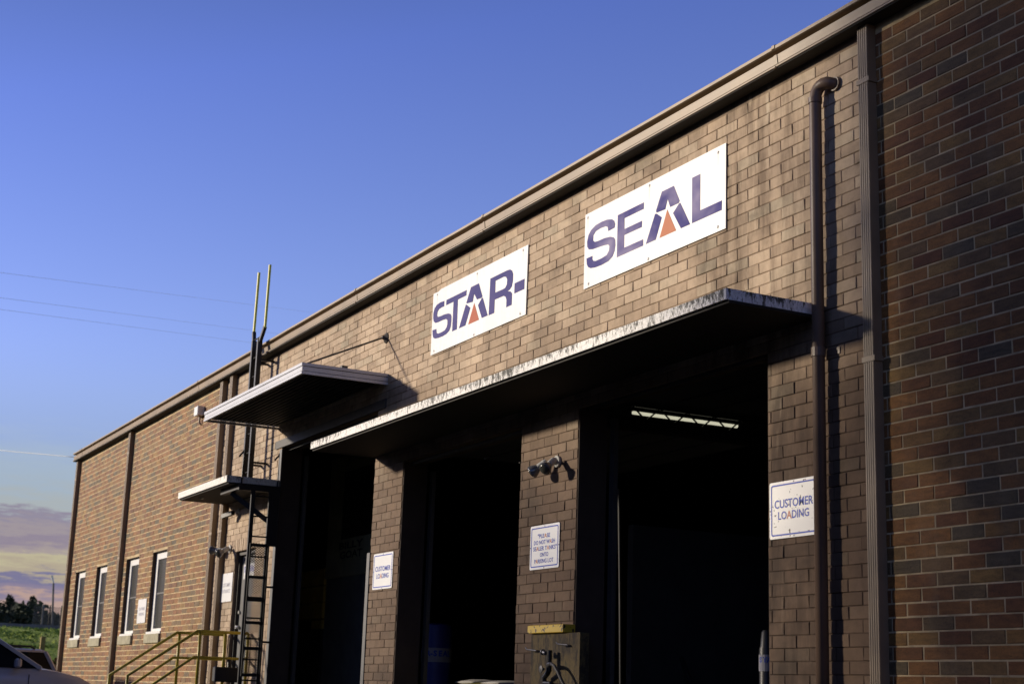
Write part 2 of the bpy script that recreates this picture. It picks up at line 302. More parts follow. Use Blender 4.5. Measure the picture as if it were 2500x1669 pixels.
# ------------------------------------------------------------------ mesh helpers
class MB:
    def __init__(s): s.v = []; s.f = []; s.t = []; s.m = []
    def add(s, vs, fs, tone=0.5, mi=0):
        o = len(s.v); s.v += [tuple(p) for p in vs]; s.f += [tuple(i + o for i in f) for f in fs]; s.t += [tone] * len(vs); s.m += [mi] * len(fs); return s
    def box(s, x0, x1, y0, y1, z0, z1, c=0.0, tone=0.5):
        if c <= 0:
            vs = [(x, y, z) for z in (z0, z1) for x, y in ((x0, y0), (x1, y0), (x1, y1), (x0, y1))]
            return s.add(vs, [(3, 2, 1, 0), (4, 5, 6, 7), (0, 1, 5, 4), (1, 2, 6, 5), (2, 3, 7, 6), (3, 0, 4, 7)], tone)
        prof = lambda e, z: [(x0 + e + c, y0 + e, z), (x1 - e - c, y0 + e, z), (x1 - e, y0 + e + c, z), (x1 - e, y1 - e - c, z), (x1 - e - c, y1 - e, z), (x0 + e + c, y1 - e, z), (x0 + e, y1 - e - c, z), (x0 + e, y0 + e + c, z)]
        rings = [prof(c, z0), prof(0, z0 + c), prof(0, z1 - c), prof(c, z1)]
        return s.loft(rings, tone=tone)
    def loft(s, rings, closed=True, caps=True, tone=0.5):
        n = len(rings[0]); vs = [p for r in rings for p in r]; fs = []
        for i in range(len(rings) - 1):
            for j in range(n if closed else n - 1):
                k = (j + 1) % n; fs.append((i * n + j, i * n + k, (i + 1) * n + k, (i + 1) * n + j))
        if caps: fs.append(tuple(reversed(range(n)))); fs.append(tuple(range((len(rings) - 1) * n, len(rings) * n)))
        return s.add(vs, fs, tone)
    def tube(s, pts, r, seg=10, caps=True):
        pts = [Vector(p) for p in pts]; rings = []; rr = r if isinstance(r, (list, tuple)) else [r] * len(pts)
        ref = None
        for i, p in enumerate(pts):
            d = ((pts[min(i + 1, len(pts) - 1)] - p).normalized() + (p - pts[max(i - 1, 0)]).normalized())
            d = d.normalized() if d.length > 1e-6 else Vector((0, 0, 1))
            if ref is None: ref = Vector((0, 0, 1)) if abs(d.z) < 0.9 else Vector((1, 0, 0))
            a = d.cross(ref).normalized(); b2 = a.cross(d).normalized(); ref = b2
            rings.append([p + (a * math.cos(2 * math.pi * k / seg) + b2 * math.sin(2 * math.pi * k / seg)) * rr[i] for k in range(seg)])
        return s.loft(rings, True, caps)
    def bar(s, a, b, w, h):
        a = Vector(a); b = Vector(b); d = (b - a).normalized(); ref = Vector((0, 0, 1)) if abs(d.z) < 0.95 else Vector((0, 1, 0))
        x = d.cross(ref).normalized() * w / 2; y = x.cross(d).normalized() * h / 2
        q = [x + y, -x + y, -x - y, x - y]
        return s.loft([[a + k for k in q], [b + k for k in q]])
    def lathe(s, c, axis, prof, seg=20):
        c = Vector(c); d = Vector(axis).normalized(); ref = Vector((0, 0, 1)) if abs(d.z) < 0.9 else Vector((1, 0, 0)); a = d.cross(ref).normalized(); b2 = a.cross(d)
        return s.loft([[c + d * t + (a * math.cos(2 * math.pi * k / seg) + b2 * math.sin(2 * math.pi * k / seg)) * max(r, 1e-4) for k in range(seg)] for t, r in prof])
    def poly_xz(s, pts, y0, y1, hole=None, mi=0):
        """flat outline in the wall plane, extruded from y0 (front) to y1 (back)"""
        from mathutils.geometry import tessellate_polygon
        loops = [[Vector((x, z, 0)) for x, z in pts]]
        if hole: loops.append([Vector((x, z, 0)) for x, z in hole])
        flat = [p for l in loops for p in l]; tr = tessellate_polygon(loops); n = len(flat)
        vs = [(p.x, y0, p.y) for p in flat] + [(p.x, y1, p.y) for p in flat]; fs = []
        for t in tr:
            a, b2, c = (flat[i] for i in t)
            t = t if (b2 - a).cross(c - a).z > 0 else (t[0], t[2], t[1])
            fs.append(tuple(t)); fs.append(tuple(i + n for i in reversed(t)))
        o = 0
        for l in loops:
            k = len(l); ar = sum(l[i].x * l[(i + 1) % k].y - l[(i + 1) % k].x * l[i].y for i in range(k))
            for i in range(k):
                j = (i + 1) % k; q = (o + i, o + i + n, o + j + n, o + j) if (ar > 0) == (o == 0) else (o + j, o + j + n, o + i + n, o + i)
                fs.append(q)
            o += k
        return s.add(vs, fs, 0.5, mi)
    def mesh(s, name, mats, off=(0, 0, 0), smooth=False):
        me = bpy.data.meshes.new(name); ox, oy, oz = off
        me.from_pydata([(x - ox, y - oy, z - oz) for x, y, z in s.v], [], s.f)
        for m in (mats if isinstance(mats, (list, tuple)) else [mats]): me.materials.append(m)
        a = me.attributes.new('tone', 'FLOAT', 'POINT'); a.data.foreach_set('value', s.t)
        if any(s.m): me.polygons.foreach_set('material_index', s.m)
        if smooth:
            me.polygons.foreach_set('use_smooth', [True] * len(me.polygons))
        me.update(); return me
    def build(s, name, mats, parent=None, smooth=False, label=None, cat=None, group=None, kind=None, auto=None):
        off = tuple(root_loc(parent)) if parent else (0, 0, 0)
        me = s.mesh(name, mats, off, smooth)
        o = bpy.data.objects.new(name, me); col.objects.link(o); o.parent = parent
        if smooth and auto:
            try: me.set_sharp_from_angle(angle=R(auto))
            except Exception: pass
        tag(o, label, cat, group, kind); return o

def root_loc(o):
    while o.parent: o = o.parent
    return o.location
def tag(o, label=None, cat=None, group=None, kind=None):
    for k, v in (('label', label), ('category', cat), ('group', group), ('kind', kind)):
        if v: o[k] = v
def thing(name, loc, label, cat, group=None):
    o = bpy.data.objects.new(name, None); col.objects.link(o); o.location = loc; o.empty_display_size = 0.2; tag(o, label, cat, group); return o

def text_mb(lines, y0, ink, accent, accent_chars, parent, name='lettering', depth=0.0015):
    """lines: (string, x_left, x_right, z_bottom, z_top); one mesh, two inks; capital height fills z range"""
    mb = MB()
    for s, xl, xr, zb, zt in lines:
        cu = bpy.data.curves.new('tmp', 'FONT'); cu.body = s; cu.size = 1.0; cu.resolution_u = 3; cu.offset = 0.018
        cu.materials.append(ink); cu.materials.append(accent)
        for i, ch in enumerate(s):
            cu.body_format[i].material_index = 1 if ch in accent_chars else 0
        ob = bpy.data.objects.new('tmp', cu); col.objects.link(ob)
        bpy.context.view_layer.update()
        me = bpy.data.meshes.new_from_object(ob.evaluated_get(bpy.context.evaluated_depsgraph_get()))
        xs = [v.co.x for v in me.vertices]; a, b = min(xs), max(xs); H = 0.72
        vs = [(xl + (v.co.x - a) / (b - a) * (xr - xl), y0, zb + v.co.y / H * (zt - zb)) for v in me.vertices]
        for mi in (0, 1):
            fs = [tuple(p.vertices) for p in me.polygons if p.material_index == mi]
            if fs: mb.add(vs, fs, 0.5, mi)
        bpy.data.objects.remove(ob); bpy.data.curves.remove(cu); bpy.data.meshes.remove(me)
    return mb.build(name, [ink, accent], parent)

# ------------------------------------------------------------------ ground, terrain
def terrain_z(x):
    if x > -42: return 0.0
    if x > -69: t = (-42 - x) / 27; return 3.42 * (0.25 * t + 0.75 * t * t * (3 - 2 * t)) 
    return 3.42
xs = [80, 20, 0, -20, -36, -42] + [-42 - i * 0.9 for i in range(1, 31)] + [-70, -75, -82, -100, -160, -400, -900]
ys = [-900, -300, -100, -50, -25] + [-24 + i for i in range(50)] + [30, 60, 150, 400, 900]
rnd = random.Random(3)
vs = []
for x in xs:
    for y in ys:
        z = terrain_z(x) + (rnd.uniform(-0.07, 0.07) if -69 < x < -43 and -25 < y < 30 else 0) - 0.02
        vs.append((x, y, z))
nyy = len(ys); fs = [(i * nyy + j, (i + 1) * nyy + j, (i + 1) * nyy + j + 1, i * nyy + j + 1) for i in range(len(xs) - 1) for j in range(nyy - 1)]
MB().add(vs, [tuple(reversed(f)) for f in fs]).build('ground', M['grass'], smooth=True, kind='structure')
MB().box(-41, 30, -55, 0.0, -0.3, 0.0).build('parking_lot', M['asphalt'], kind='structure')

# grass tufts on the bank
mb = MB(); rg = random.Random(11)
for i in range(9000):
    x = rg.uniform(-69.3, -46); y = rg.uniform(-3, 10) ; z = terrain_z(x) - 0.05; h = rg.uniform(0.05, 0.14); a = rg.uniform(0, 6.28); w = rg.uniform(0.03, 0.09)
    lx, ly = rg.uniform(-.12, .12), rg.uniform(-.12, .12); dx, dy = math.cos(a) * w, math.sin(a) * w
    mb.add([(x - dx, y - dy, z), (x + dx, y + dy, z), (x + lx, y + ly, z + h)], [(0, 1, 2)])
g_ = mb.build('grass_tufts', M['grass'], label='rough green grass covering the bank beyond the far end of the warehouse', cat='grass', kind='stuff')

# ------------------------------------------------------------------ warehouse
XL, XR, ZT, BD = -36.92, 2.0, 6.40, 24.0
BL, BH, XP = 0.305, 0.0985, -8.05
XB1, XB2 = -25.12, -8.52                                     # ends of the painted bay
wh = thing('brick_warehouse', ((XL + XR) / 2, 12, 0), 'long brick warehouse with tan painted loading bays between brown brick walls', 'warehouse')
OPEN = [(-21.90, -18.12, 0.0, 4.80), (-17.19, -14.05, 0.0, 4.03), (-12.85, -9.77, 0.0, 4.08), (-23.87, -22.86, 1.25, 3.36)]
WIN = [(-36.14, -35.10), (-33.98, -32.97), (-31.28, -30.24), (-29.18, -28.14)]
for a, b in WIN: OPEN.append((a, b, 2.16, 3.70))
def rect_minus(x0, x1, z0, z1, holes):
    """split a rectangle into pieces that avoid the holes"""
    holes = [h for h in holes if h[0] < x1 and h[1] > x0 and h[2] < z1 and h[3] > z0]
    cuts = sorted({x0, x1, *[min(max(v, x0), x1) for h in holes for v in h[:2]]}); out = []
    for a, b in zip(cuts, cuts[1:]):
        if b - a < 1e-5: continue
        z = z0
        for h in sorted([h for h in holes if h[0] < b - 1e-5 and h[1] > a + 1e-5], key=lambda h: h[2]):
            if h[2] > z: out.append((a, b, z, h[2]))
            z = max(z, h[3])
        if z < z1: out.append((a, b, z, z1))
    return out
WT = 0.30
def substrate(name, x0, x1, mat):
    mb = MB()
    for a, b, c, d in rect_minus(x0, x1, 0.0, ZT, OPEN): mb.box(a, b, 0.0, WT, c, d)
    return mb.build(name, mat, wh)
w_left = substrate('brown_brick_wall', XL, XB1, M['mortar'])
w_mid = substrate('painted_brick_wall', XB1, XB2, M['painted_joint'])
w_right = substrate('brown_brick_wall', XB2, XR, M['mortar'])
w_left['label'] = 'sunlit brown brick wall with four tall windows'; w_right['label'] = 'dark brown brick wall beside the tan downspout'

def brick(mb, x0, x1, z0, z1, proud, tone, rr, dx=0, dy=0, dz=0):
    c = 0.0045; j = lambda: rr.uniform(-0.0022, 0.0022)
    t = proud * rr.uniform(0.55, 1.25)
    vs = [(x0, .012, z0), (x1, .012, z0), (x1, .012, z1), (x0, .012, z1),
          (x0, -t + c, z0), (x1, -t + c, z0), (x1, -t + c, z1), (x0, -t + c, z1),
          (x0 + c, -t + j(), z0 + c), (x1 - c, -t + j(), z0 + c), (x1 - c, -t + j(), z1 - c), (x0 + c, -t + j(), z1 - c)]
    fs = [(8, 9, 10, 11), (4, 5, 9, 8), (5, 6, 10, 9), (6, 7, 11, 10), (7, 4, 8, 11), (0, 1, 5, 4), (1, 2, 6, 5), (2, 3, 7, 6), (3, 0, 4, 7)]
    mb.add([(x - dx, y - dy, z - dz) for x, y, z in vs], fs, tone)

rr = random.Random(21)
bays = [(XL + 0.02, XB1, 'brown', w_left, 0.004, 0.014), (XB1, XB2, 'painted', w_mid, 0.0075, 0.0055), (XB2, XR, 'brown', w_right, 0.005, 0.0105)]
full_right = []; joined = {}
SOLD = (-23.90, -22.84, 3.36, 3.56)
for bi, (x0, x1, mt, par, proud, joint) in enumerate(bays):
    mb = MB()
    for k in range(int(ZT / BH)):
        z0 = k * BH + joint / 2; z1 = (k + 1) * BH - joint / 2; zc = (z0 + z1) / 2
        ph = XP + (BL / 2 if k % 2 else 0); n = math.floor((x0 - ph) / BL)
        xa = ph + n * BL
        blocks = [(h[0], h[1]) for h in OPEN + ([SOLD] if bi == 1 else []) if h[2] < zc < h[3]]
        while xa < x1:
            a, b = max(xa + joint / 2, x0 + 0.001), min(xa + BL - joint / 2, x1 - 0.001); segs = [(a, b)]
            for h0, h1 in blocks:
                ns_ = []
                for p, q in segs:
                    if h1 <= p or h0 >= q: ns_.append((p, q)); continue
                    if h0 - p > 0.03: ns_.append((p, h0 - 0.001))
                    if q - h1 > 0.03: ns_.append((h1 + 0.001, q))
                segs = ns_
            for p, q in segs:
                if q - p < 0.02: continue
                tone = rr.random(); jx, jz = rr.uniform(-.0015, .0015), rr.uniform(-.0012, .0012)
                if bi == 2 and abs((q - p) - (BL - joint)) < 1e-4 and p < -6.55 and z0 > 0.95 and len(full_right) < 296: full_right.append((p, z0))
                else: brick(mb, p + jx, q + jx, z0 + jz, z1 + jz, proud, tone, rr)
            xa += BL
    if bi == 1:
        x = SOLD[0]
        while x < SOLD[1] - 0.05:
            brick(mb, x + .004, x + BH - .004, SOLD[2] + .004, SOLD[3] - .004, proud, rr.random(), rr); x += BH
        # reveals of the openings, returned in the same brick courses
        for (a, b, zb, zt) in OPEN[:3]:
            for xx, sgn in ((a, 1), (b, -1)):
                pass
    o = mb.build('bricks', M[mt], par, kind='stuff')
var = []
for i in range(24):
    mb = MB(); brick(mb, 0, BL - 0.0105, 0, BH - 0.0105, 0.005, (i * 0.618) % 1.0, rr); var.append(mb.mesh('brick', M['brown']))
ox, oy, oz = wh.location
for i, (p, z) in enumerate(full_right):
    o = bpy.data.objects.new('brick', var[rr.randrange(24)]); col.objects.link(o); o.parent = w_right
    o.location = (p + rr.uniform(-.0015, .0015) - ox, rr.uniform(-.0015, .001) - oy, z + rr.uniform(-.001, .001) - oz)

# interior shell
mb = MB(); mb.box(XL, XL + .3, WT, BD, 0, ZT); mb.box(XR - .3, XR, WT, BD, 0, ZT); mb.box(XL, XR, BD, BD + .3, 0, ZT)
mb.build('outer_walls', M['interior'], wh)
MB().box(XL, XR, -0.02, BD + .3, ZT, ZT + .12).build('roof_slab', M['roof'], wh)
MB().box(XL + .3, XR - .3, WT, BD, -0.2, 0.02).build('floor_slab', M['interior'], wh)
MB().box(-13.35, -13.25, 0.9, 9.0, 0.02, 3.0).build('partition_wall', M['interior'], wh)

# gutter in lengths with lapped seams
seams = [XL - .12, -36.1, -26.42, -22.9, -18.79, -14.89, -9.46, -4.2, XR]
rgut = random.Random(8)
za = 0.0
for a, b in zip(seams, seams[1:]):
    zb_ = rgut.uniform(-.007, .007); mb = MB(); prof = [(-0.02, 6.40), (-0.14, 6.385), (-0.158, 6.388), (-0.158, 6.402), (-0.148, 6.404), (-0.105, 6.404), (-0.105, 6.424), (-0.132, 6.426), (-0.142, 6.500), (-0.085, 6.502), (-0.085, 6.538), (-0.150, 6.540), (-0.165, 6.548), (-0.165, 6.575), (-0.145, 6.585), (-0.02, 6.585)]
    e = 0.006
    sc_ = [(a, za, 0)] + [(a + (b - a) * k / 6, za + (zb_ - za) * k / 6 + rgut.uniform(-.0022, .0022), rgut.uniform(-.003, .003)) for k in range(1, 6)] + [(b, zb_, 0)]
    mb.loft([[(q, y * (1 + dy * 4), z + dz) for y, z in prof] for q, dz, dy in sc_]); za = zb_
    if b < XR: mb.loft([[(b - .02, y * 1.02 - .003, 6.49 + zb_ + (z - 6.49) * 1.06) for y, z in prof], [(b + .02, y * 1.02 - .003, 6.49 + zb_ + (z - 6.49) * 1.06) for y, z in prof]])
    mb.build('gutter_section', M['trim'], wh)

MB().box(XL - .1, XR, -.145, -.0105, 6.372, 6.384).build('gutter_shade_soffit', M['soffit'], wh)  # black strip painting the shade below the gutter
def downspout(x0, w=0.16, ztop=6.37, dd=0.09):
    d = dd; mb = MB()
    def prof(e=0):
        pts = [(x0 - e, 0.0)]; n = 5
        for i in range(n):
            a = x0 + w * i / n; s = w / n
            pts += [(a - e + .002, -d - e), (a + s * .62 - e, -d - e), (a + s * .68, -d + .004), (a + s * .94, -d + .004)]
        pts += [(x0 + w + e, -d - e), (x0 + w + e, 0.0)]
        return pts
    mb.loft([[(x, y, 0.05) for x, y in prof()], [(x, y, ztop) for x, y in prof()]], caps=True)
    o = mb.build('downspout', M['trim'], wh)
    for z in (1.2, 3.72, 5.9):
        MB().box(x0 - .012, x0 + w + .012, -d - .005, 0.0, z, z + .04).build('strap', M['trim'], o)
    return o
downspout(-36.90); downspout(-31.72); downspout(-25.20); downspout(-24.64); downspout(-8.507, 0.115, dd=0.085)

# big round drain pipe with elbow into the wall
mb = MB(); px, py, rad = -9.02, -0.088, 0.049
pts = [(px, py, 0.1), (px, py, 5.97)] + [(px + 0.0 + 0.075 * (1 - math.cos(t)), py + 0.02 * math.sin(t), 5.99 + 0.085 * math.sin(t)) for t in (0.4, 0.8, 1.2, 1.57)]
pts += [(px + .115, py + .03, 6.075), (px + .15, py + .06, 6.06), (px + .16, .03, 6.055)]
mb.tube(pts, rad, 16); o = mb.build('drain_pipe', M['pipe'], wh, smooth=True)
MB().tube([(px, py, 5.93), (px, py, 5.975)], rad + .007, 16).build('collar', M['pipe'], o, smooth=True, auto=40)
MB().tube([(px, py, 3.86), (px, py, 3.93)], rad + .008, 16).box(px + .02, px + .16, -.015, 0.0, 3.87, 3.92).build('clamp', M['pipe'], o)
MB().tube([(px + .16, -.01, 6.055), (px + .16, -.03, 6.055)], rad + .009, 14).build('collar', M['pipe'], o)

# openings: lintels, reveals, tracks, guards
MB().box(-22.16, -17.84, -0.03, WT, 4.805, 4.925).build('lintel', M['lintel'], wh)
for (a, b, zb, zt) in OPEN[:3]:
    for xx, s in ((a, 1), (b, -1)):
        x0, x1 = sorted((xx, xx + s * .012)); MB().box(x0, x1, 0.004, WT + .02, 0, zt).build('door_reveal', M['reveal'], wh)
    for xx, s in ((a, 1), (b, -1)):
        mb = MB(); x0, x1 = sorted((xx + s * .02, xx + s * .10)); mb.box(x0, x1, WT + .05, WT + .10, 0.02, zt - .1)
        mb.build('door_track', M['lintel'], wh)
    MB().box(a, b, 0.08, 0.14, zt - .035, zt + .001).build('door_head', M['lintel'], wh)
    mb = MB(); n = 5
    for i in range(n): mb.box(a + .1, b - .1, .55 + i * .5, 1.0 + i * .5, zt + .12, zt + .16)
    mb.build('raised_door', M['lintel'], wh)
for x0, x1 in ((-21.97, -21.86), (-18.20, -18.10)):
    MB().box(x0, x1, -0.02, 0.0, 0.0, 4.78 if x0 < -20 else 2.97, 0.004).build('corner_guard', M['guard'], wh)

# long concrete canopy over the two loading doors
cy = -0.885
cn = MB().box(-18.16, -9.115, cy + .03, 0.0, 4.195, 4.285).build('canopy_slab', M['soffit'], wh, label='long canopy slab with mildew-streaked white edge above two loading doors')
MB().box(-18.16, -9.146, cy, cy + .03, 4.218, 4.305).box(-18.162, -18.13, cy + .03, -.001, 4.218, 4.304).build('canopy_edge', M['fascia'], cn)
MB().box(-9.145, -9.113, cy + .001, -.001, 4.218, 4.306).build('canopy_edge', M['fascia_end'], cn)
# small canopy over the entrance
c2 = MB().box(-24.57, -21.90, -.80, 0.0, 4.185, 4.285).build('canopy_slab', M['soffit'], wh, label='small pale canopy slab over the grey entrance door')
MB().box(-24.57, -21.90, -.833, -.80, 4.21, 4.309).box(-21.93, -21.898, -.80, -.001, 4.21, 4.308).box(-24.572, -24.54, -.80, -.001, 4.21, 4.308).build('canopy_edge', M['fascia2'], c2)
MB().lathe((-23.9, -.62, 4.185), (0, 0, -1), [(0, .03), (.02, .03), (.03, .01)], 10).build('bulb_socket', M['lamp_white'], c2)
# ribbed aluminium canopy with tie rods
c3 = MB().box(-22.12, -17.85, -1.15, 0.0, 5.19, 5.215).build('metal_canopy', M['dark_deck'], wh, label='white ribbed aluminium canopy hung over the tall loading door')
mb = MB(); y = -1.13
while y < -.04: mb.box(-22.1, -17.88, y, y + .03, 5.155, 5.19); y += 0.075
mb.build('deck_rib', M['dark_deck'], c3, kind='stuff')
for (z0, z1, e) in ((5.108, 5.143, .0), (5.152, 5.205, -.008), (5.214, 5.252, .0)):
    mb = MB(); mb.box(-22.14 - e, -17.832 + e, -1.185 - e, -1.15, z0, z1); mb.box(-17.862, -17.832 + e, -1.15, -.002, z0, z1); mb.box(-22.14 - e, -22.11, -1.15, -.002, z0, z1)
    mb.build('fascia_strip', M['aluminium'], c3)
for x in (-17.95, -22.0):
    MB().tube([(x, -1.12, 5.25), (x, -.06, 5.748)], 0.012, 8).build('tie_rod', M['lintel'], c3)
    MB().lathe((x, 0, 5.75), (0, -1, 0), [(0, .075), (.02, .07), (.05, .03), (.075, .02)], 12).build('wall_plate', M['lintel'], c3)
    MB().box(x - .04, x + .04, -.62, -.54, 5.25, 5.30).build('rod_bracket', M['lintel'], c3)

# windows
for a, b in WIN:
    fr = MB(); y0, y1 = 0.07, 0.15
    fr.box(a + .0, a + .17, y0, y1, 2.16, 3.70).box(b - .045, b, y0, y1, 2.16, 3.70).box(a + .171, b - .046, y0, y1, 3.56, 3.699).box(a + .171, b - .046, y0 - .01, y1, 2.161, 2.26)
    w = fr.build('window', M['frame_white'], wh)
    MB().box(a, a + .006, 0.0, .069, 2.16, 3.70).box(a + .006, b, 0.0, .069, 3.694, 3.70).build('reveal', M['reveal'], w)
    MB().box(a + .16, b - .04, .095, .105, 2.2, 3.6).build('pane', M['glass'], w)
    for q in range(9):
        MB().box(a + .18, b - .05, .13, .134, 2.96 + q * .065, 3.00 + q * .065).build('blind_slat', M['cream'], w)
    MB().box(a + .172, b - .047, .085, .14, 2.90, 2.93).build('meeting_rail', M['door'], w)
    MB().box(a - .02, b + .02, -.045, .10, 1.985, 2.157, .008).build('sill', M['sill'], w)
    MB().box(a + .02, b + .005, -.02, .09, 2.158, 2.20).build('apron', M['frame_white'], w)

# entrance door
fr = MB(); a, b, zt = -23.87, -22.86, 3.36
fr.box(a, a + .06, .05, .2, 1.25, zt).box(b - .06, b, .05, .2, 1.25, zt).box(a + .061, b - .061, .05, .2, zt - .06, zt - .001)
dr = fr.build('door', M['door_frame'], wh, label='grey steel entrance door under the small canopy')
MB().box(a + .065, b - .065, .10, .145, 1.26, zt - .065, .005).build('door_leaf', M['door'], dr)
MB().tube([(a + .13, .10, 2.17), (a + .13, .04, 2.17)], .03, 12).tube([(a + .13, .045, 2.17), (a + .24, .045, 2.17)], .012, 8).build('handle', M['steel'], dr)
MB().tube([(a + .13, .10, 2.40), (a + .13, .07, 2.40)], .028, 12).build('deadbolt', M['steel'], dr)
MB().box(-23.66, -23.12, .088, .099, 2.92, 3.15).build('door_sign', M['white_sign'], dr)
text_mb([('STAR-SEAL', -23.64, -23.14, 3.03, 3.12)], .086, M['blue_ink'], M['orange_ink'], '', dr)
MB().box(-23.47, -23.42, .088, .099, 2.62, 2.92).build('painted_door_glare', M['white_sign'], dr)  # white strip painting the vertical glare on the door

# ------------------------------------------------------------------ signs
STAR={'S': [(-16.149, 5.86), (-16.26, 5.868), (-16.361, 5.858), (-16.43, 5.826), (-16.457, 5.773), (-16.457, 5.71), (-16.437, 5.664), (-16.386, 5.634), (-16.3, 5.627), (-16.168, 5.627), (-16.072, 5.62), (-16.035, 5.597), (-16.032, 5.55), (-16.05, 5.512), (-16.106, 5.485), (-16.188, 5.48), (-16.285, 5.481), (-16.335, 5.498), (-16.35, 5.552), (-16.463, 5.558), (-16.451, 5.496), (-16.428, 5.458), (-16.377, 5.436), (-16.279, 5.426), (-16.147, 5.423), (-16.053, 5.431), (-15.973, 5.454), (-15.938, 5.495), (-15.926, 5.559), (-15.927, 5.621), (-15.954, 5.657), (-16.019, 5.677), (-16.127, 5.688), (-16.258, 5.69), (-16.324, 5.697), (-16.344, 5.723), (-16.334, 5.763), (-16.293, 5.789), (-16.221, 5.795), (-16.149, 5.792)],
 'T': [(-16.092, 5.858), (-15.531, 5.858), (-15.536, 5.793), (-15.764, 5.793), (-15.761, 5.43), (-15.888, 5.43), (-15.884, 5.793), (-16.09, 5.793)],
 'A1': [(-15.528, 5.699), (-15.416, 5.866), (-15.211, 5.866), (-15.103, 5.687), (-15.126, 5.674), (-15.243, 5.68), (-15.323, 5.767), (-15.355, 5.676), (-15.509, 5.69)], 'A2': [(-15.538, 5.683), (-15.702, 5.43), (-15.53, 5.43), (-15.413, 5.617), (-15.512, 5.674)], 'A3': [(-15.093, 5.67), (-14.95, 5.43), (-15.098, 5.43), (-15.21, 5.603), (-15.121, 5.667)],
 'O': [(-15.313, 5.655), (-15.452, 5.425), (-15.171, 5.425)],
 'R': [(-14.922, 5.425), (-14.914, 5.853), (-14.497, 5.853), (-14.426, 5.846), (-14.378, 5.822), (-14.351, 5.779), (-14.349, 5.702), (-14.371, 5.64), (-14.419, 5.613), (-14.468, 5.607), (-14.397, 5.587), (-14.359, 5.557), (-14.361, 5.427), (-14.49, 5.427), (-14.49, 5.514), (-14.515, 5.553), (-14.567, 5.574), (-14.783, 5.578), (-14.786, 5.425)], 'Rh': [(-14.78, 5.796), (-14.574, 5.797), (-14.516, 5.781), (-14.489, 5.744), (-14.495, 5.688), (-14.533, 5.658), (-14.583, 5.655), (-14.779, 5.658)], 'H': [(-14.306, 5.659), (-14.073, 5.659), (-14.073, 5.543), (-14.306, 5.543)],
 'panel': [(-16.49, 5.246), (-14.025, 5.249), (-14.015, 6.03), (-16.258, 6.034), (-16.341, 6.017), (-16.481, 6.02)], 'screws': [(-16.362, 5.988), (-15.264, 5.996), (-14.127, 5.996), (-14.153, 5.287), (-15.291, 5.275), (-16.39, 5.289)]}
SEAL={'S': [(-12.319, 5.74), (-12.2, 5.744), (-12.19, 5.779), (-12.209, 5.816), (-12.253, 5.844), (-12.343, 5.865), (-12.455, 5.871), (-12.567, 5.866), (-12.658, 5.837), (-12.708, 5.795), (-12.731, 5.735), (-12.726, 5.679), (-12.691, 5.643), (-12.618, 5.628), (-12.506, 5.621), (-12.384, 5.612), (-12.314, 5.601), (-12.291, 5.578), (-12.298, 5.534), (-12.34, 5.5), (-12.43, 5.49), (-12.551, 5.49), (-12.603, 5.504), (-12.62, 5.527), (-12.62, 5.559), (-12.736, 5.56), (-12.727, 5.498), (-12.7, 5.462), (-12.652, 5.439), (-12.559, 5.425), (-12.437, 5.421), (-12.308, 5.429), (-12.23, 5.458), (-12.192, 5.507), (-12.18, 5.563), (-12.186, 5.618), (-12.211, 5.647), (-12.277, 5.671), (-12.387, 5.685), (-12.508, 5.687), (-12.58, 5.694), (-12.612, 5.718), (-12.61, 5.77), (-12.564, 5.802), (-12.472, 5.81), (-12.371, 5.803), (-12.33, 5.784)],
 'E': [(-12.143, 5.855), (-11.668, 5.855), (-11.67, 5.791), (-12.017, 5.791), (-12.015, 5.68), (-11.697, 5.68), (-11.7, 5.618), (-12.016, 5.62), (-12.016, 5.492), (-11.674, 5.49), (-11.672, 5.428), (-12.147, 5.428)],
 'A1': [(-11.452, 5.714), (-11.356, 5.872), (-11.156, 5.872), (-11.057, 5.7), (-11.074, 5.682), (-11.212, 5.682), (-11.257, 5.774), (-11.296, 5.683), (-11.444, 5.691)], 'A2': [(-11.469, 5.685), (-11.623, 5.43), (-11.454, 5.43), (-11.353, 5.621), (-11.442, 5.68)], 'A3': [(-11.046, 5.677), (-10.884, 5.43), (-11.032, 5.43), (-11.164, 5.61), (-11.067, 5.676)],
 'O': [(-11.261, 5.672), (-11.387, 5.43), (-11.111, 5.43)], 'L': [(-10.856, 5.86), (-10.728, 5.86), (-10.729, 5.517), (-10.394, 5.517), (-10.396, 5.43), (-10.854, 5.43)],
 'panel': [(-12.785, 5.248), (-10.34, 5.249), (-10.336, 6.031), (-12.78, 6.031)], 'screws': [(-12.727, 5.988), (-11.574, 5.997), (-10.452, 5.978), (-10.454, 5.293), (-11.579, 5.276), (-12.687, 5.287)]}
def big_sign(D, seq, ink, orange, label):
    p = D['panel']; t = thing('wall_sign', (sum(x for x, _ in p) / len(p), 0, p[0][1]), label, 'sign', None)
    MB().poly_xz(p, -.020, -.0115).build('panel', mat_sign_panel('big_sign_sheet', (0.77, 0.775, 0.77), D['screws']), t)
    for nm, keys in seq:
        mb = MB()
        for k in keys: mb.poly_xz(D[k], -.0225, -.0203, hole=D.get(k + 'h'))
        mb.build(nm, ink, t)
    MB().poly_xz(D['O'], -.0225, -.0203).build('triangle', orange, t)
    for x, z in D['screws']: MB().lathe((x, -.0195, z), (0, -1, 0), [(0, .014), (.003, .014), (.005, .006), (.008, .006)], 10).build('screw', M['screw'], t)
    return t
big_sign(STAR, [('letter', ['S']), ('letter', ['T']), ('letter', ['A1', 'A2', 'A3']), ('letter', ['R']), ('hyphen', ['H'])], M['ink_star'], M['orange_star'], 'white sign reading STAR- in navy letters with a clipped corner')
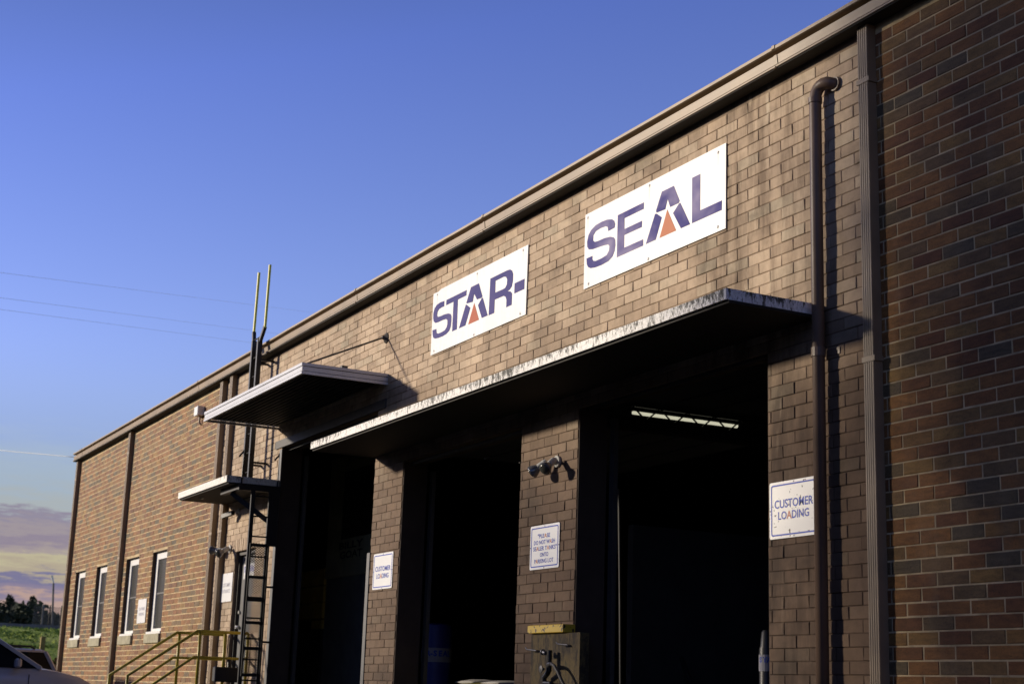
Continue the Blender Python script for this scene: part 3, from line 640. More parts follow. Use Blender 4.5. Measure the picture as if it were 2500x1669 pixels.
big_sign(SEAL, [('letter', ['S']), ('letter', ['E']), ('letter', ['A1', 'A2', 'A3']), ('letter', ['L'])], M['ink_seal'], M['orange_seal'], 'white sign reading SEAL in faded purple letters near the gutter')

def rounded(x0, x1, z0, z1, r, n=4):
    out = []
    for cx, cz, a0 in ((x1 - r, z0 + r, -90), (x1 - r, z1 - r, 0), (x0 + r, z1 - r, 90), (x0 + r, z0 + r, 180)):
        for i in range(n + 1): t = R(a0 + 90 * i / n); out.append((cx + r * math.cos(t), cz + r * math.sin(t)))
    return out
def small_sign(x0, x1, z0, z1, lines, label, mat='white_sign', ink='blue_ink', border=True, accent='A', acc='orange_ink', screws=True):
    t = thing('wall_sign', ((x0 + x1) / 2, 0, z0), label, 'sign')
    MB().poly_xz(rounded(x0, x1, z0, z1, .018), -.016, -.0112).build('panel', M[mat], t)
    if border: MB().poly_xz(rounded(x0 + .022, x1 - .022, z0 + .022, z1 - .022, .02), -.0178, -.0162, hole=rounded(x0 + .034, x1 - .034, z0 + .034, z1 - .034, .012)).build('border', M[ink], t)
    text_mb(lines, -.0175, M[ink], M[acc], accent, t)
    if screws:
        for x, z in (((x0 + x1) / 2, z1 - .012), ((x0 + x1) / 2, z0 + .012), (x0 + .01, (z0 + z1) / 2), (x1 - .01, (z0 + z1) / 2)):
            MB().lathe((x, -.016, z), (0, -1, 0), [(0, .007), (.003, .006)], 8).build('screw', M['screw'], t)
    return t
small_sign(-9.742, -9.125, 2.518, 2.965, [('CUSTOMER', -9.675, -9.195, 2.757, 2.823), ('LOADING', -9.630, -9.245, 2.667, 2.730)], 'rust-spotted white sign reading CUSTOMER LOADING, partly behind the round brown pipe', 'old_sign')
small_sign(-13.765, -13.158, 2.502, 2.945, [('"PLEASE', -13.605, -13.347, 2.815, 2.857), ('DO NOT WASH', -13.684, -13.244, 2.752, 2.794), ('SEALER TANKS"', -13.695, -13.205, 2.690, 2.732), ('ONTO', -13.549, -13.375, 2.626, 2.668), ('PARKING LOT', -13.665, -13.266, 2.563, 2.605)], 'white sign reading PLEASE DO NOT WASH SEALER TANKS ONTO PARKING LOT')
small_sign(-17.97, -17.345, 2.490, 2.936, [('CUSTOMER', -17.895, -17.410, 2.715, 2.775), ('LOADING', -17.845, -17.460, 2.625, 2.685)], 'clean white sign reading CUSTOMER LOADING on the narrow pier by the tall door')
small_sign(-24.53, -23.90, 2.578, 3.036, [('CUSTOMER', -24.44, -23.99, 2.82, 2.88), ('ENTRANCE', -24.44, -23.99, 2.72, 2.78)], 'blurred white sign beside the grey entrance door', border=False, ink='grey_ink', accent='')
small_sign(-29.95, -29.315, 2.378, 2.835, [('CUSTOMER', -29.86, -29.40, 2.62, 2.68), ('PARKING', -29.84, -29.42, 2.52, 2.58)], 'blurred white sign on brown brick between two windows', border=False, ink='grey_ink', accent='')

# ------------------------------------------------------------------ wall lamps, camera, junction box
def floodlight(x, z, s, label, aims):
    t = thing('floodlight', (x, 0, z), label, 'lamp', 'twin floodlights on the wall')
    MB().lathe((x, 0, z + .06 * s), (0, -1, 0), [(0, .06 * s), (.03 * s, .06 * s), (.04 * s, .04 * s), (.06 * s, .03 * s)], 14).build('mount', M['lamp_white'], t)
    for dx, aim in aims:
        b = Vector((x + dx * .3, -.05 * s, z + .05 * s)); d = Vector(aim).normalized(); e = b + Vector((dx * .5, -.05, 0)) ; 
        MB().tube([b, e], .014 * s, 8).build('arm', M['lamp_white'], t)
        MB().lathe(e - d * .03 * s, d, [(0, .025 * s), (.02 * s, .034 * s), (.10 * s, .036 * s), (.105 * s, .03 * s)], 14).build('holder', M['lamp_white'], t)
        q = e + d * .075 * s
        h = MB().lathe(q, d, [(0, .032 * s), (.03 * s, .05 * s), (.07 * s, .066 * s), (.085 * s, .068 * s), (.09 * s, .064 * s)], 18).build('bulb', M['lens'], t, smooth=True, auto=50)
        MB().lathe(q + d * .09 * s, d, [(0, .062 * s), (.012 * s, .045 * s), (.018 * s, .01 * s)], 16).build('lens', M['glass'], h, smooth=True)
floodlight(-13.24, 3.50, 1.0, 'twin chrome floodlight high on the brick pier above the PLEASE sign', ((-.15, (-.65, -.5, -.55)), (.08, (.28, -.75, -.62))))
floodlight(-24.15, 3.36, 1.1, 'twin silver floodlight above the blurred entrance sign', ((-.3, (-.75, -.6, .0)), (.1, (.2, -.7, -.45))))
t = thing('security_camera', (-23.85, 0, 3.95), 'small black security camera on the wall under the small canopy', 'camera')
MB().lathe((-23.85, 0, 4.02), (0, -1, 0), [(0, .045), (.02, .045), (.03, .03)], 12).build('wall_mount', M['lamp_white'], t)
MB().tube([(-23.85, -.02, 4.02), (-23.92, -.14, 3.97)], .012, 8).build('arm', M['lamp_white'], t)
MB().bar((-23.84, -.11, 3.98), (-24.08, -.2, 3.93), .07, .065).build('housing', M['black'], t)
t = thing('junction_box', (-26.5, 0, 5.85), 'white box with short conduit high on the brown brick wall', 'box')
MB().box(-26.62, -26.38, -.13, 0, 5.96, 6.13, .01).build('housing', M['frame_white'], t)
MB().tube([(-26.5, -.05, 5.96), (-26.5, -.05, 5.84), (-26.47, -.02, 5.80)], .018, 8).build('conduit', M['trim'], t)

# ------------------------------------------------------------------ roof ladder (upper flight)
t = thing('roof_ladder', (-22.75, -.26, 4.30), 'black upper ladder with yellow-green grab rails rising above the gutter', 'ladder')
for x, xt, zb, ztop in ((-22.89, -22.90, 6.62, 7.76), (-22.60, -22.35, 6.60, 7.76)):
    xb = x + (-.05 if x < -22.8 else .22)
    MB().bar((x, -.26, 4.31), (x, -.26, zb), .055, .075).build('side_rail', M['black'], t)
    MB().bar((x, -.26, zb - .06), (xb, -.26, zb + .16), .05, .055).build('rail_bend', M['black'], t)
    MB().tube([(xb, -.26, zb + .14), (xt, -.26, ztop)], .023, 8).build('grab_rail', M['yellow_green'], t)
for i in range(8): MB().tube([(-22.89, -.26, 4.5 + i * .305), (-22.60, -.26, 4.5 + i * .305)], .011, 8).build('rung', M['black'], t)
for z in (4.64, 6.27):
    for x in (-22.89, -22.60):
        MB().bar((x, -.25, z), (x, 0, z), .035, .03).build('standoff', M['black'], t)
# ------------------------------------------------------------------ access ladder (lower flight) with mesh guard
t = thing('access_ladder', (-21.82, -.3, 0.3), 'tall black lower ladder with a mesh guard beside the entrance door', 'ladder')
LX = -21.84; RY = (-.43, -.155)
for y in RY: MB().bar((LX, y, .3), (LX, y, 4.19), .035, .06).build('side_rail', M['black'], t)
for i in range(13): MB().tube([(LX, RY[0], .45 + i * .298), (LX, RY[1], .45 + i * .298)], .012, 8).build('rung', M['black'], t)
for y in (-.614, -.055):
    MB().tube([(LX - .02, y, 4.15), (LX - .02, y, 4.70)] + [(LX - .02 , y - .035 + .035 * math.cos(a), 4.70 - .04 * a) for a in (.6, 1.2, 1.9, 2.6)], .014, 8).build('grab_post', M['black'], t)
MB().box(LX - .03, LX + .02, -.66, -.01, 4.10, 4.20).box(-22.75, LX - .031, -.66, -.58, 4.11, 4.184).build('platform_frame', M['black'], t)
MB().bar((-22.3, -.62, 4.10), (LX, -.06, 3.60), .05, .07).build('brace', M['black'], t)
for z in (2.70, 1.90): MB().bar((LX, RY[1], z), (LX, .0, z), .03, .03).build('standoff', M['black'], t)
MB().box(LX - .04, LX + .03, -.13, -.03, 3.30, 4.12).build('conduit_box', M['black'], t)
mb = MB()
for z in (1.42, 1.80, 2.17, 2.50, 2.83, 3.30): mb.bar((LX + .03, RY[0], z), (LX + .03, RY[1], z), .012, .045)
for y in RY: mb.bar((LX + .03, y, 1.40), (LX + .03, y, 3.32), .05, .012)
mb.build('guard_frame', M['black'], t)
mb = MB(); n = 26; wy = RY[1] - RY[0]; z = 1.42
dzz = .036
while z < 3.30:
    for k in range(6):
        y0 = RY[0] + wy * k / 6; y1 = RY[0] + wy * (k + .5) / 6; y2 = RY[0] + wy * (k + 1) / 6
        for a, b2, c, d in ((y0, z, y1, z + dzz / 2), (y1, z + dzz / 2, y2, z), (y0, z + dzz, y1, z + dzz / 2), (y1, z + dzz / 2, y2, z + dzz)):
            mb.add([(LX + .04, a, b2 - .0055), (LX + .04, c, d - .0055), (LX + .04, c, d + .0055), (LX + .04, a, b2 + .0055), (LX + .043, a, b2 - .0055), (LX + .043, c, d - .0055), (LX + .043, c, d + .0055), (LX + .043, a, b2 + .0055)], [(3, 2, 1, 0), (4, 5, 6, 7), (0, 1, 5, 4), (2, 3, 7, 6)])
    z += dzz
mb.build('guard_mesh', M['black'], t, kind='stuff')

# ------------------------------------------------------------------ entrance steps and yellow railings
t = thing('entrance_steps', (-23.4, -.5, 0), 'grey concrete steps leading up to the entrance door', 'steps')
MB().box(-24.05, -22.7, -.95, -.021, 0.0, 1.25, .01).build('landing', M['concrete'], t)
for i in range(6): MB().box(-24.05, -22.7, -.95 - .28 * (i + 1), -.95 - .28 * i, 0, 1.25 - .18 * (i + 1), .006).build('step', M['concrete'], t)
def railing(x, label, ylast):
    t = thing('handrail', (x, -.8, 1.2), label, 'railing', 'yellow railings of the entrance steps')
    r = .024; s = .69; zt, zm, y1, y2 = 2.045, 1.66, -.83, -1.83
    MB().tube([(x, ylast, zt), (x, y1, zt), (x, y2, zt - s), (x, y2, zt - s - .9)], r, 10).build('top_rail', M['yellow'], t, smooth=True)
    MB().tube([(x, ylast, zm), (x, y1 - .03, zm), (x, y2, zm - s)], r * .9, 10).build('mid_rail', M['yellow'], t, smooth=True)
    for y in (-.79, -.40, ylast) if x > -23 else (-.79, ylast):
        MB().tube([(x, y, 1.22), (x, y, zt)], r, 10).build('post', M['yellow'], t, smooth=True)
    return t
railing(-22.80, 'yellow pipe handrail on the right side of the entrance steps, nearest the ladder', -.04)
railing(-23.95, 'yellow pipe handrail on the left side of the entrance steps, behind the other', -.04)
t = thing('mailbox', (-22.7, -.38, 1.3), 'black metal box clamped to the yellow handrail', 'box')
MB().box(-22.77, -22.62, -.57, -.17, 1.31, 1.53, .012).build('housing', M['black'], t)
MB().tube([(-22.72, -.33, 1.53), (-22.74, -.33, 1.64)], .03, 10).build('clamp', M['black'], t)
MB().box(-22.618, -22.60, -.575, -.565, 1.30, 1.54).build('hinge', M['guard'], t)

# ------------------------------------------------------------------ hose board on the middle pier
t = thing('utility_board', (-13.1, -.05, 0.4), 'weathered plywood board with faucet and hooks under a yellow timber', 'board')
MB().box(-13.50, -12.53, -.115, -.012, .40, 1.853, .004).build('plywood', M['board'], t)
MB().box(-13.52, -12.80, -.15, -.012, 1.856, 1.935, .006).build('timber', M['yellow_wood'], t, label='chipped yellow timber along the top of the board')
for x, z in ((-13.38, 1.70), (-12.76, 1.745)):
    MB().tube([(x + .05, -.116, z - .01), (x + .05, -.15, z - .01), (x - .08, -.18, z), (x - .11, -.18, z + .02)], .007, 8).build('hook', M['screw'], t)
MB().tube([(-13.10, -0.175, .4), (-13.10, -0.175, 1.43), (-13.02, -0.185, 1.47), (-12.99, -0.185, 1.50), (-12.99, -0.185, 1.69)], .026, 10).build('pipework', M['black'], t)
MB().tube([(-13.10, -0.175, 1.38), (-12.97, -0.175, 1.38), (-12.95, -0.175, 1.30)], .024, 10).build('pipework', M['black'], t)
MB().lathe((-13.03, -0.215, 1.51), (0, -1, 0), [(0, .012), (.03, .012), (.032, .035), (.04, .035), (.045, .01)], 10).build('valve_wheel', M['guard'], t)
MB().lathe((-13.03, -0.205, 1.66), (-1, 0, .2), [(0, .02), (.05, .02), (.052, .03), (.06, .03)], 10).build('spigot', M['screw'], t)
MB().tube([(-12.99, -0.195, 1.555), (-12.90, -0.215, 1.56)], .02, 8).build('coupling', M['guard'], t)
t2 = MB().tube([(-12.90, -0.215, 1.56), (-12.83, -0.220, 1.545), (-12.74, -0.225, 1.48), (-12.66, -0.225, 1.40), (-12.55, -0.225, 1.31), (-12.44, -0.215, 1.25), (-12.3, -0.195, 1.15), (-12.2, -0.165, .8), (-12.2, -0.165, .3), (-12.1, -0.345, .03)], .016, 10).build('hose', M['lintel'], smooth=True)
tag(t2, 'dark hose curving down to the right from the faucet', 'hose')

# ------------------------------------------------------------------ things seen inside the doors
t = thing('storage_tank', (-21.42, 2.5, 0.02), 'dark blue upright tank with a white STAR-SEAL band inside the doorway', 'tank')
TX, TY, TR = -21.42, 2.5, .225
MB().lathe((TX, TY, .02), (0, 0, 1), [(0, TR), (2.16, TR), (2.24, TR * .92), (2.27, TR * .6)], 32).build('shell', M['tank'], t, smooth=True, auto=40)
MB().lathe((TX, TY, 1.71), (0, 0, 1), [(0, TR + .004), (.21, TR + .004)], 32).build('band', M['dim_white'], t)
mb = MB(); rect_dir = -math.atan2(1.0, 1.24)
for ch, off, wd in (('A', -.19, .1), ('R', -.115, .1), ('-', -.045, .05), ('S', 0, .1), ('E', .075, .1), ('A', .145, .1), ('L', .225, .1), ('T', -.26, .1), ('S', -.33, .1)):
    cu = bpy.data.curves.new('tmp', 'FONT'); cu.body = ch; cu.size = .115; cu.resolution_u = 2; cu.offset = .004
    ob = bpy.data.objects.new('tmp', cu); col.objects.link(ob); bpy.context.view_layer.update()
    me = bpy.data.meshes.new_from_object(ob.evaluated_get(bpy.context.evaluated_depsgraph_get()))
    ang0 = R(-36)
    vs = [(TX + (TR + .008) * math.cos(ang0 + (off + v.co.x) / TR), TY + (TR + .008) * math.sin(ang0 + (off + v.co.x) / TR), 1.80 + v.co.y) for v in me.vertices]
    mb.add(vs, [tuple(p.vertices) for p in me.polygons]); bpy.data.objects.remove(ob); bpy.data.curves.remove(cu); bpy.data.meshes.remove(me)
mb.build('lettering', M['blue_ink'], t)
t = thing('bollard', (-10.93, .8, .02), 'dark upright cylinder with a white STA label just inside the right loading door', 'bollard')
MB().lathe((-10.87, .8, .02), (0, 0, 1), [(0, .07), (1.70, .07), (1.72, .062), (1.84, .05), (1.86, .036)], 20).build('post', M['black'], t, smooth=True, auto=40)
MB().lathe((-10.87, .8, 1.53), (0, 0, 1), [(0, .073), (.14, .073)], 20).build('band', M['dim_white'], t)
mb = MB()
for ch, off in (('S', -.075), ('T', -.035), ('A', .0), ('R', .04)):
    cu = bpy.data.curves.new('tmp', 'FONT'); cu.body = ch; cu.size = .062; cu.resolution_u = 2; cu.offset = .002
    ob = bpy.data.objects.new('tmp', cu); col.objects.link(ob); bpy.context.view_layer.update()
    me = bpy.data.meshes.new_from_object(ob.evaluated_get(bpy.context.evaluated_depsgraph_get())); ang0 = R(-40)
    mb.add([(-10.87 + .0745 * math.cos(ang0 + (off + v.co.x) / .074), .8 + .0745 * math.sin(ang0 + (off + v.co.x) / .074), 1.605 + v.co.y) for v in me.vertices], [tuple(p.vertices) for p in me.polygons])
    bpy.data.objects.remove(ob); bpy.data.curves.remove(cu); bpy.data.meshes.remove(me)
mb.build('lettering', M['blue_ink'], t)
# pallet with stacked bags
t = thing('pallet', (-16.2, 1.1, .02), 'wooden pallet carrying stacked yellow bags inside the middle door', 'pallet')
for i in range(7): MB().box(-16.95, -15.6, .55 + i * .17, .68 + i * .17, .13, .15).build('deck_board', M['post'], t)
for x in (-16.9, -16.3, -15.7): MB().box(x, x + .08, .55, 1.7, .02, .13).build('stringer', M['post'], t)
def bag(x, y, z, w, d, h, mat, label):
    rings = []
    for u in (0, .04, .15, .4, .6, .85, .96, 1):
        s = math.sin(math.pi * min(max(u, .03), .97)) ** .35; hh = h * s
        rings.append([(x + w * u, y + d * (.5 + .5 * math.cos(a)), z + h / 2 + hh / 2 * math.sin(a) * (1 - .1 * math.cos(6 * u))) for a in [2 * math.pi * k / 12 for k in range(12)]])
    o = MB().loft(rings).build('bag', M[mat], smooth=True); tag(o, label, 'bag', 'bags stacked on the pallet'); return o
for L in range(7):
    for c_ in range(2):
        bag(-16.93 + c_ * .66, .58, .16 + L * .17, .64, .9, .165, 'bag', 'plump yellow printed bag in the %s column of the pallet stack, %s' % (('left', 'right')[c_], ['lowest', 'second from the bottom', 'third from the bottom', 'in the middle', 'third from the top', 'second from the top', 'topmost'][L]))
bag(-16.75, .6, 1.35, .5, .5, .08, 'bag2', 'pale flat bag lying on top of the yellow bags at left')
bag(-16.05, .6, 1.35, .45, .5, .07, 'bag2', 'pale flat bag lying on top of the yellow bags at right')
# billy goat cabinet wall and yellow cartons
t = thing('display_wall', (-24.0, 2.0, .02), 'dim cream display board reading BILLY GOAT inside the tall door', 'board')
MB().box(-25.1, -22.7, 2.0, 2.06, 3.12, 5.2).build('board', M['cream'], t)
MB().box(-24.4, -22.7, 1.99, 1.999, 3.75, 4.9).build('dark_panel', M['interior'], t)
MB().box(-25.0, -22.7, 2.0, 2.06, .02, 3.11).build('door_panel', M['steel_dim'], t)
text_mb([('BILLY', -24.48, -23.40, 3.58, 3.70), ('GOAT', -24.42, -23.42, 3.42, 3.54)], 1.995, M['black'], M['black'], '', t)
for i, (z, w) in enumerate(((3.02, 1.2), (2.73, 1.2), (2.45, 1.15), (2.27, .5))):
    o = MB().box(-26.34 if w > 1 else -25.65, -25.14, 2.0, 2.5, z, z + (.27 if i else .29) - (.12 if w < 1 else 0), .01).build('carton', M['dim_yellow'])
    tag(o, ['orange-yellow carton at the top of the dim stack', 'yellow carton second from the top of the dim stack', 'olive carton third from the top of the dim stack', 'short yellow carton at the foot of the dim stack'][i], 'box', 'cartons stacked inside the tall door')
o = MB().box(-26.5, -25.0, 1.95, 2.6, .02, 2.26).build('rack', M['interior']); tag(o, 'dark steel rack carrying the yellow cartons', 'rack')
# ceiling light with joist in front
t = thing('strip_light', (-20, 6, 5.66), 'lit fluorescent strip light under the dark ceiling', 'lamp')
MB().box(-20.06, -19.94, 5.02, 7.10, 5.67, 5.70).build('housing', M['interior'], t)
MB().tube([(-20, 5.06, 5.65), (-20, 7.06, 5.65)], .030, 10).build('tube', M['lit'], t)
t = thing('bar_joist', (-19.85, 6, 5.4), 'dark open-web joist crossing in front of the strip light', 'joist')
mb = MB(); mb.bar((-19.8, .4, 5.72), (-19.8, 22, 5.72), .05, .04).build('top_chord', M['black'], t)
MB().bar((-19.8, .4, 5.50), (-19.8, 22, 5.50), .05, .04).build('bottom_chord', M['black'], t)
y = 4.4; i = 0
while y < 7.8:
    MB().bar((-19.8, y, 5.50 if i % 2 else 5.72), (-19.8, y + .26, 5.72 if i % 2 else 5.50), .02, .02).build('web', M['black'], t); y += .26; i += 1
t = thing('pole_rack', (-14.1, 1.5, .02), 'dim leaning poles and hoses inside the right loading door', 'tools')
MB().tube([(-14.28, 1.5, 2.86), (-13.58, 1.5, 2.13), (-12.9, 1.5, 1.2)], .022, 8).build('pole', M['black'], t)
MB().tube([(-14.53, 1.5, 3.55), (-14.5, 1.52, 2.4), (-14.42, 1.5, 1.3), (-14.2, 1.5, .02)], .018, 8).build('hose', M['black'], t)
MB().tube([(-13.95, 1.6, 1.2), (-13.7, 1.6, 1.55), (-13.45, 1.6, 1.75)], .02, 8).build('pole', M['black'], t)
MB().tube([(-14.2 + .3 * math.cos(a), 1.7, 1.15 + .42 * math.sin(a)) for a in [k * .4 for k in range(9)]], .03, 8).build('wheel_rim', M['black'], t)

# ------------------------------------------------------------------ vehicles
def car(x, y, ang, s, hs, paint, label, rack):
    t = thing('parked_car', (x, y, 0), label, 'car', 'vehicles parked in front of the far wall')
    objs = []
    def B(mb, name, mat, par=None, smooth=True, auto=35):
        me = mb.mesh(name, mat, (0, 0, 0), smooth)
        if smooth: me.set_sharp_from_angle(angle=R(auto))
        o = bpy.data.objects.new(name, me); col.objects.link(o); o.parent = par or t; return o
    W = .93
    st = [(0.0, .80, .86, .45), (-.06, .86, .98, .38), (-.18, .90, 1.07, .32), (-.38, .92, 1.20, .30), (-.62, .93, 1.32, .30), (-1.0, .93, 1.40, .30), (-1.33, .93, 1.44, .30),
          (-2.2, .93, 1.45, .30), (-3.4, .93, 1.46, .30), (-4.3, .92, 1.46, .30), (-4.62, .90, 1.40, .34), (-4.78, .84, 1.1, .42)]
    rings = []
    for yy, w, zt, zb in st:
        rings.append([(-w * .96, yy, zb), (w * .96, yy, zb), (w, yy, zb + .15), (w, yy, zt - .22), (w * .97, yy, zt - .08), (w * .90, yy, zt - .01), (w * .5, yy, zt + .015), (0, yy, zt + .02), (-w * .5, yy, zt + .015), (-w * .90, yy, zt - .01), (-w * .97, yy, zt - .08), (-w, yy, zt - .22), (-w, yy, zb + .15)])
    body = B(MB().loft(rings), 'body', paint)
    belt = lambda q: [(-.86, -1.30), (.86, -1.30), (.88, -2.2), (.88, -4.1), (.78, -4.60), (-.78, -4.60), (-.88, -4.1), (-.88, -2.2)]
    rf = [(-.62, -1.98), (.62, -1.98), (.68, -2.6), (.68, -4.0), (.62, -4.36), (-.62, -4.36), (-.68, -4.0), (-.68, -2.6)]
    B(MB().loft([[(a, b, 1.43) for a, b in belt(0)], [(a, b, 1.875) for a, b in rf]]), 'windows', M['car_glass'], smooth=False)
    B(MB().loft([[(a * 1.03, b + .01 if b < -3 else b, 1.868) for a, b in rf], [(a * 1.02, b, 1.90) for a, b in rf], [(a * .9, -3.1 + (b + 3.1) * .92, 1.935) for a, b in rf]]), 'roof', paint)
    for sx in (-1, 1):
        for a, b in (((.87, -1.26, 1.43), (.64, -1.98, 1.885)), ((.885, -2.72, 1.44), (.69, -2.75, 1.88)), ((.885, -3.72, 1.44), (.69, -3.68, 1.88)), ((.80, -4.60, 1.42), (.63, -4.36, 1.88))):
            B(MB().bar((a[0] * sx, a[1], a[2]), (b[0] * sx, b[1], b[2]), .07, .06), 'pillar', paint, smooth=False)
        m = B(MB().box(sx * 1.06 - .10, sx * 1.06 + .10, -1.72, -1.62, 1.42, 1.58, .03), 'mirror', paint); 
        B(MB().box(min(sx * .86, sx * 1.0), max(sx * .86, sx * 1.0), -1.69, -1.64, 1.45, 1.50), 'mirror_arm', M['black'])
        for yy in (-.95, -3.85):
            w = B(MB().lathe((sx * .78, yy, .36), (sx, 0, 0), [(0, .30), (.02, .36), (.16, .365), (.19, .33), (.185, .24)], 28), 'wheel', M['rubber'])
            B(MB().lathe((sx * .78, yy, .36), (sx, 0, 0), [(.10, .24), (.17, .235), (.16, .12), (.175, .05), (.17, .01)], 20), 'rim', M['steel'], w)
            B(MB().lathe((sx * .932, yy, .38), (sx, 0, 0), [(0, .43), (.004, .43)], 28), 'wheel_arch', M['black'])
        B(MB().box(min(sx * .55, sx * .86), max(sx * .55, sx * .86), -.10, .015, .84, .97, .02), 'headlight', M['head_lens'])
        B(MB().box(min(sx * .74, sx * .87), max(sx * .74, sx * .87), -4.82, -4.70, 1.0, 1.36, .02), 'tail_light', M['red_lens'])
        for yy in (-1.95, -2.95): B(MB().box(min(sx * .93, sx * .96), max(sx * .93, sx * .96), yy - .8, yy - .64, 1.22, 1.25), 'door_handle', M['black'])
        B(MB().box(min(sx * .925, sx * .934), max(sx * .925, sx * .934), -1.46, -1.445, .5, 1.33), 'door_gap', M['black'])
        if rack: B(MB().tube([(sx * .60, -2.25, 1.93), (sx * .60, -2.35, 1.985), (sx * .60, -4.05, 1.985), (sx * .60, -4.15, 1.93)], .018, 8), 'roof_rail', paint if rack == 1 else M['black'])
    B(MB().box(-.5, .5, -.06, .02, .55, .80, .02), 'grille', M['black']); B(MB().box(-.85, .85, -.12, .05, .38, .55, .04), 'bumper', paint)
    B(MB().box(-.3, .3, -.01, .06, .42, .52), 'number_plate', M['frame_white'])
    B(MB().tube([(.2, -1.22, 1.47), (.65, -1.28, 1.475)], .012, 6).tube([(-.5, -1.22, 1.47), (0, -1.28, 1.475)], .012, 6), 'wiper', M['black'])
    t.rotation_euler = (0, 0, ang); t.scale = (s, s, s * hs)
    return t
cr1 = car(-26.93, -1.20, 0, 1.0, 1.0, M['car'], 'silver-grey car with its bonnet toward the brick wall, nearest at the lower left', 1)
o = MB()  # white rings painting the reflection in the side window
for cy_, cz_, r0, r1 in ((-3.25, 1.62, .045, .028), (-3.28, 1.53, .05, .028)):
    o.poly_xz([(cy_ + r1 * math.cos(a) + .02 * math.sin(a), cz_ + r0 * math.sin(a)) for a in [k * math.pi / 8 for k in range(16)]], 0, .003, hole=[(cy_ + (r1 - .012) * math.cos(a) + .018 * math.sin(a), cz_ + (r0 - .012) * math.sin(a)) for a in [k * math.pi / 8 for k in range(16)]])
o.v = [(-26.98 + 0.90 + (1.60 - z) * .45 + y, x, z) for x, y, z in o.v]
oo = o.build('painted_window_glare', M['white_sign']); oo.parent = cr1; oo.matrix_parent_inverse = Matrix.Translation(-Vector(cr1.location))
car(-31.9, -5.70, math.pi, .98, .97, M['car2'], 'pale grey car with black roof rails parked behind the nearer car, facing away', 2)

# ------------------------------------------------------------------ trees, fence and poles at the back
def tree(name, x, y, z0, h, rx, rz, n, ls, mat, label, group, seed, trunk_r=.18, ry=None, clumps=26, cr=1.0):
    rg = random.Random(seed); ry = ry or rx; zc = z0 + h - rz
    t = thing(name, (x, y, z0), label, 'tree', group)
    mb = MB(); top = Vector((x + rg.uniform(-.3, .3), y, zc + rz * .3))
    mb.tube([(x, y, z0), (x + rg.uniform(-.1, .1), y, z0 + (zc - z0) * .5), top], [trunk_r, trunk_r * .75, trunk_r * .3], 8)
    for i in range(7):
        a = rg.uniform(0, 6.28); b = Vector((x, y, z0)).lerp(top, rg.uniform(.35, .9)); e = Vector((x + rx * .75 * math.cos(a), y + ry * .75 * math.sin(a), zc + rg.uniform(-.5, .7) * rz))
        mb.tube([b, b.lerp(e, .5) + Vector((0, 0, rz * .06)), e], [trunk_r * .4, trunk_r * .25, trunk_r * .1], 6)
    mb.build('trunk', M['bark'], t, smooth=True)
    cl = []
    while len(cl) < clumps:
        p = Vector((rg.uniform(-1, 1), rg.uniform(-1, 1), rg.uniform(-1, 1)))
        if p.length < 1: cl.append((p, rg.uniform(.22, .42) * cr))
    mb = MB()
    for i in range(n):
        c, r = rg.choice(cl); d = Vector((rg.gauss(0, 1), rg.gauss(0, 1), rg.gauss(0, 1))).normalized() * r * rg.random() ** .4
        p = c + d
        P = Vector((x + p.x * rx, y + p.y * ry, zc + p.z * rz))
        a = Vector((rg.gauss(0, 1), rg.gauss(0, 1), rg.gauss(0, 1))).normalized(); b = a.orthogonal().normalized(); s = ls * rg.uniform(.6, 1.3)
        mb.add([P - a * s, P + b * s * .5, P + a * s, P - b * s * .5], [(0, 1, 2, 3)])
    mb.build('crown', mat, t)
    return t
# unseen warehouse added behind the camera to block low sky light
t = thing('sky_blocking_warehouse', (-10, -36, 0), 'plain dark warehouse added out of view to block low sky light', 'warehouse')
MB().box(-75, 60, -60, -31, 0, 9.0).build('wall', M['interior'], t)
MB().box(-75.3, 60.3, -60.3, -30.7, 9.0, 9.25).build('roof', M['roof'], t)
for i in range(9): MB().box(-66 + i * 13, -62 + i * 13, -31, -30.93, 0, 4.2).build('roller_door', M['lintel'], t)
# unseen trees added behind and left of the camera to shade the wall
yg = 'trees added out of view to shade the warehouse wall'
tree('added_shade_tree', -15.2, -14.0, 0, 14.6, 4.4, 6.4, 31000, .16, M['leaf_green'], 'tall dense tree added out of view to shade the right brick wall', yg, 5, .28, clumps=230, cr=.85)
tree('added_shade_tree', -27.6, -17.0, 0, 9.2, 5.6, 2.9, 3200, .14, M['leaf_green'], 'broad open-crowned tree added out of view to shade the lower wall', yg, 6, .22, ry=3.0, clumps=50)

far = [(-222, 26.0, 8.8, 3.4), (-216, 28.4, 8.3, 2.2), (-226, 30.9, 7.6, 2.2), (-220, 31.6, 8.7, 2.1), (-214, 33.3, 6.9, 1.7), (-224, 23.0, 8.5, 3.0), (-228, 35.0, 6.0, 1.6), (-218, 40.5, 7.2, 2.4), (-230, 19.0, 9.0, 3.4)]
lab = ['tallest dark tree at the left edge behind the bank', 'dark rounded tree left of the dip in the far tree line', 'lower dark tree in the dip of the far tree line', 'dark tree with a high rounded crown right of the dip', 'small dark tree sloping down toward the fence', 'wide dark tree just off the left edge behind the bank', 'low sparse tree behind the chain-link fence', 'reddish dark tree between the lamp pole and the warehouse corner', 'broad dark tree far off beyond the left edge']
for i, (x, y, h, r) in enumerate(far):
    tree('far_tree', x, y, 3.42, h, r, h * .40, 2600, .30, M['leaf_dark'], lab[i], 'far trees beyond the bank', 40 + i, .2, clumps=22)
mb = MB(); rg = random.Random(9)
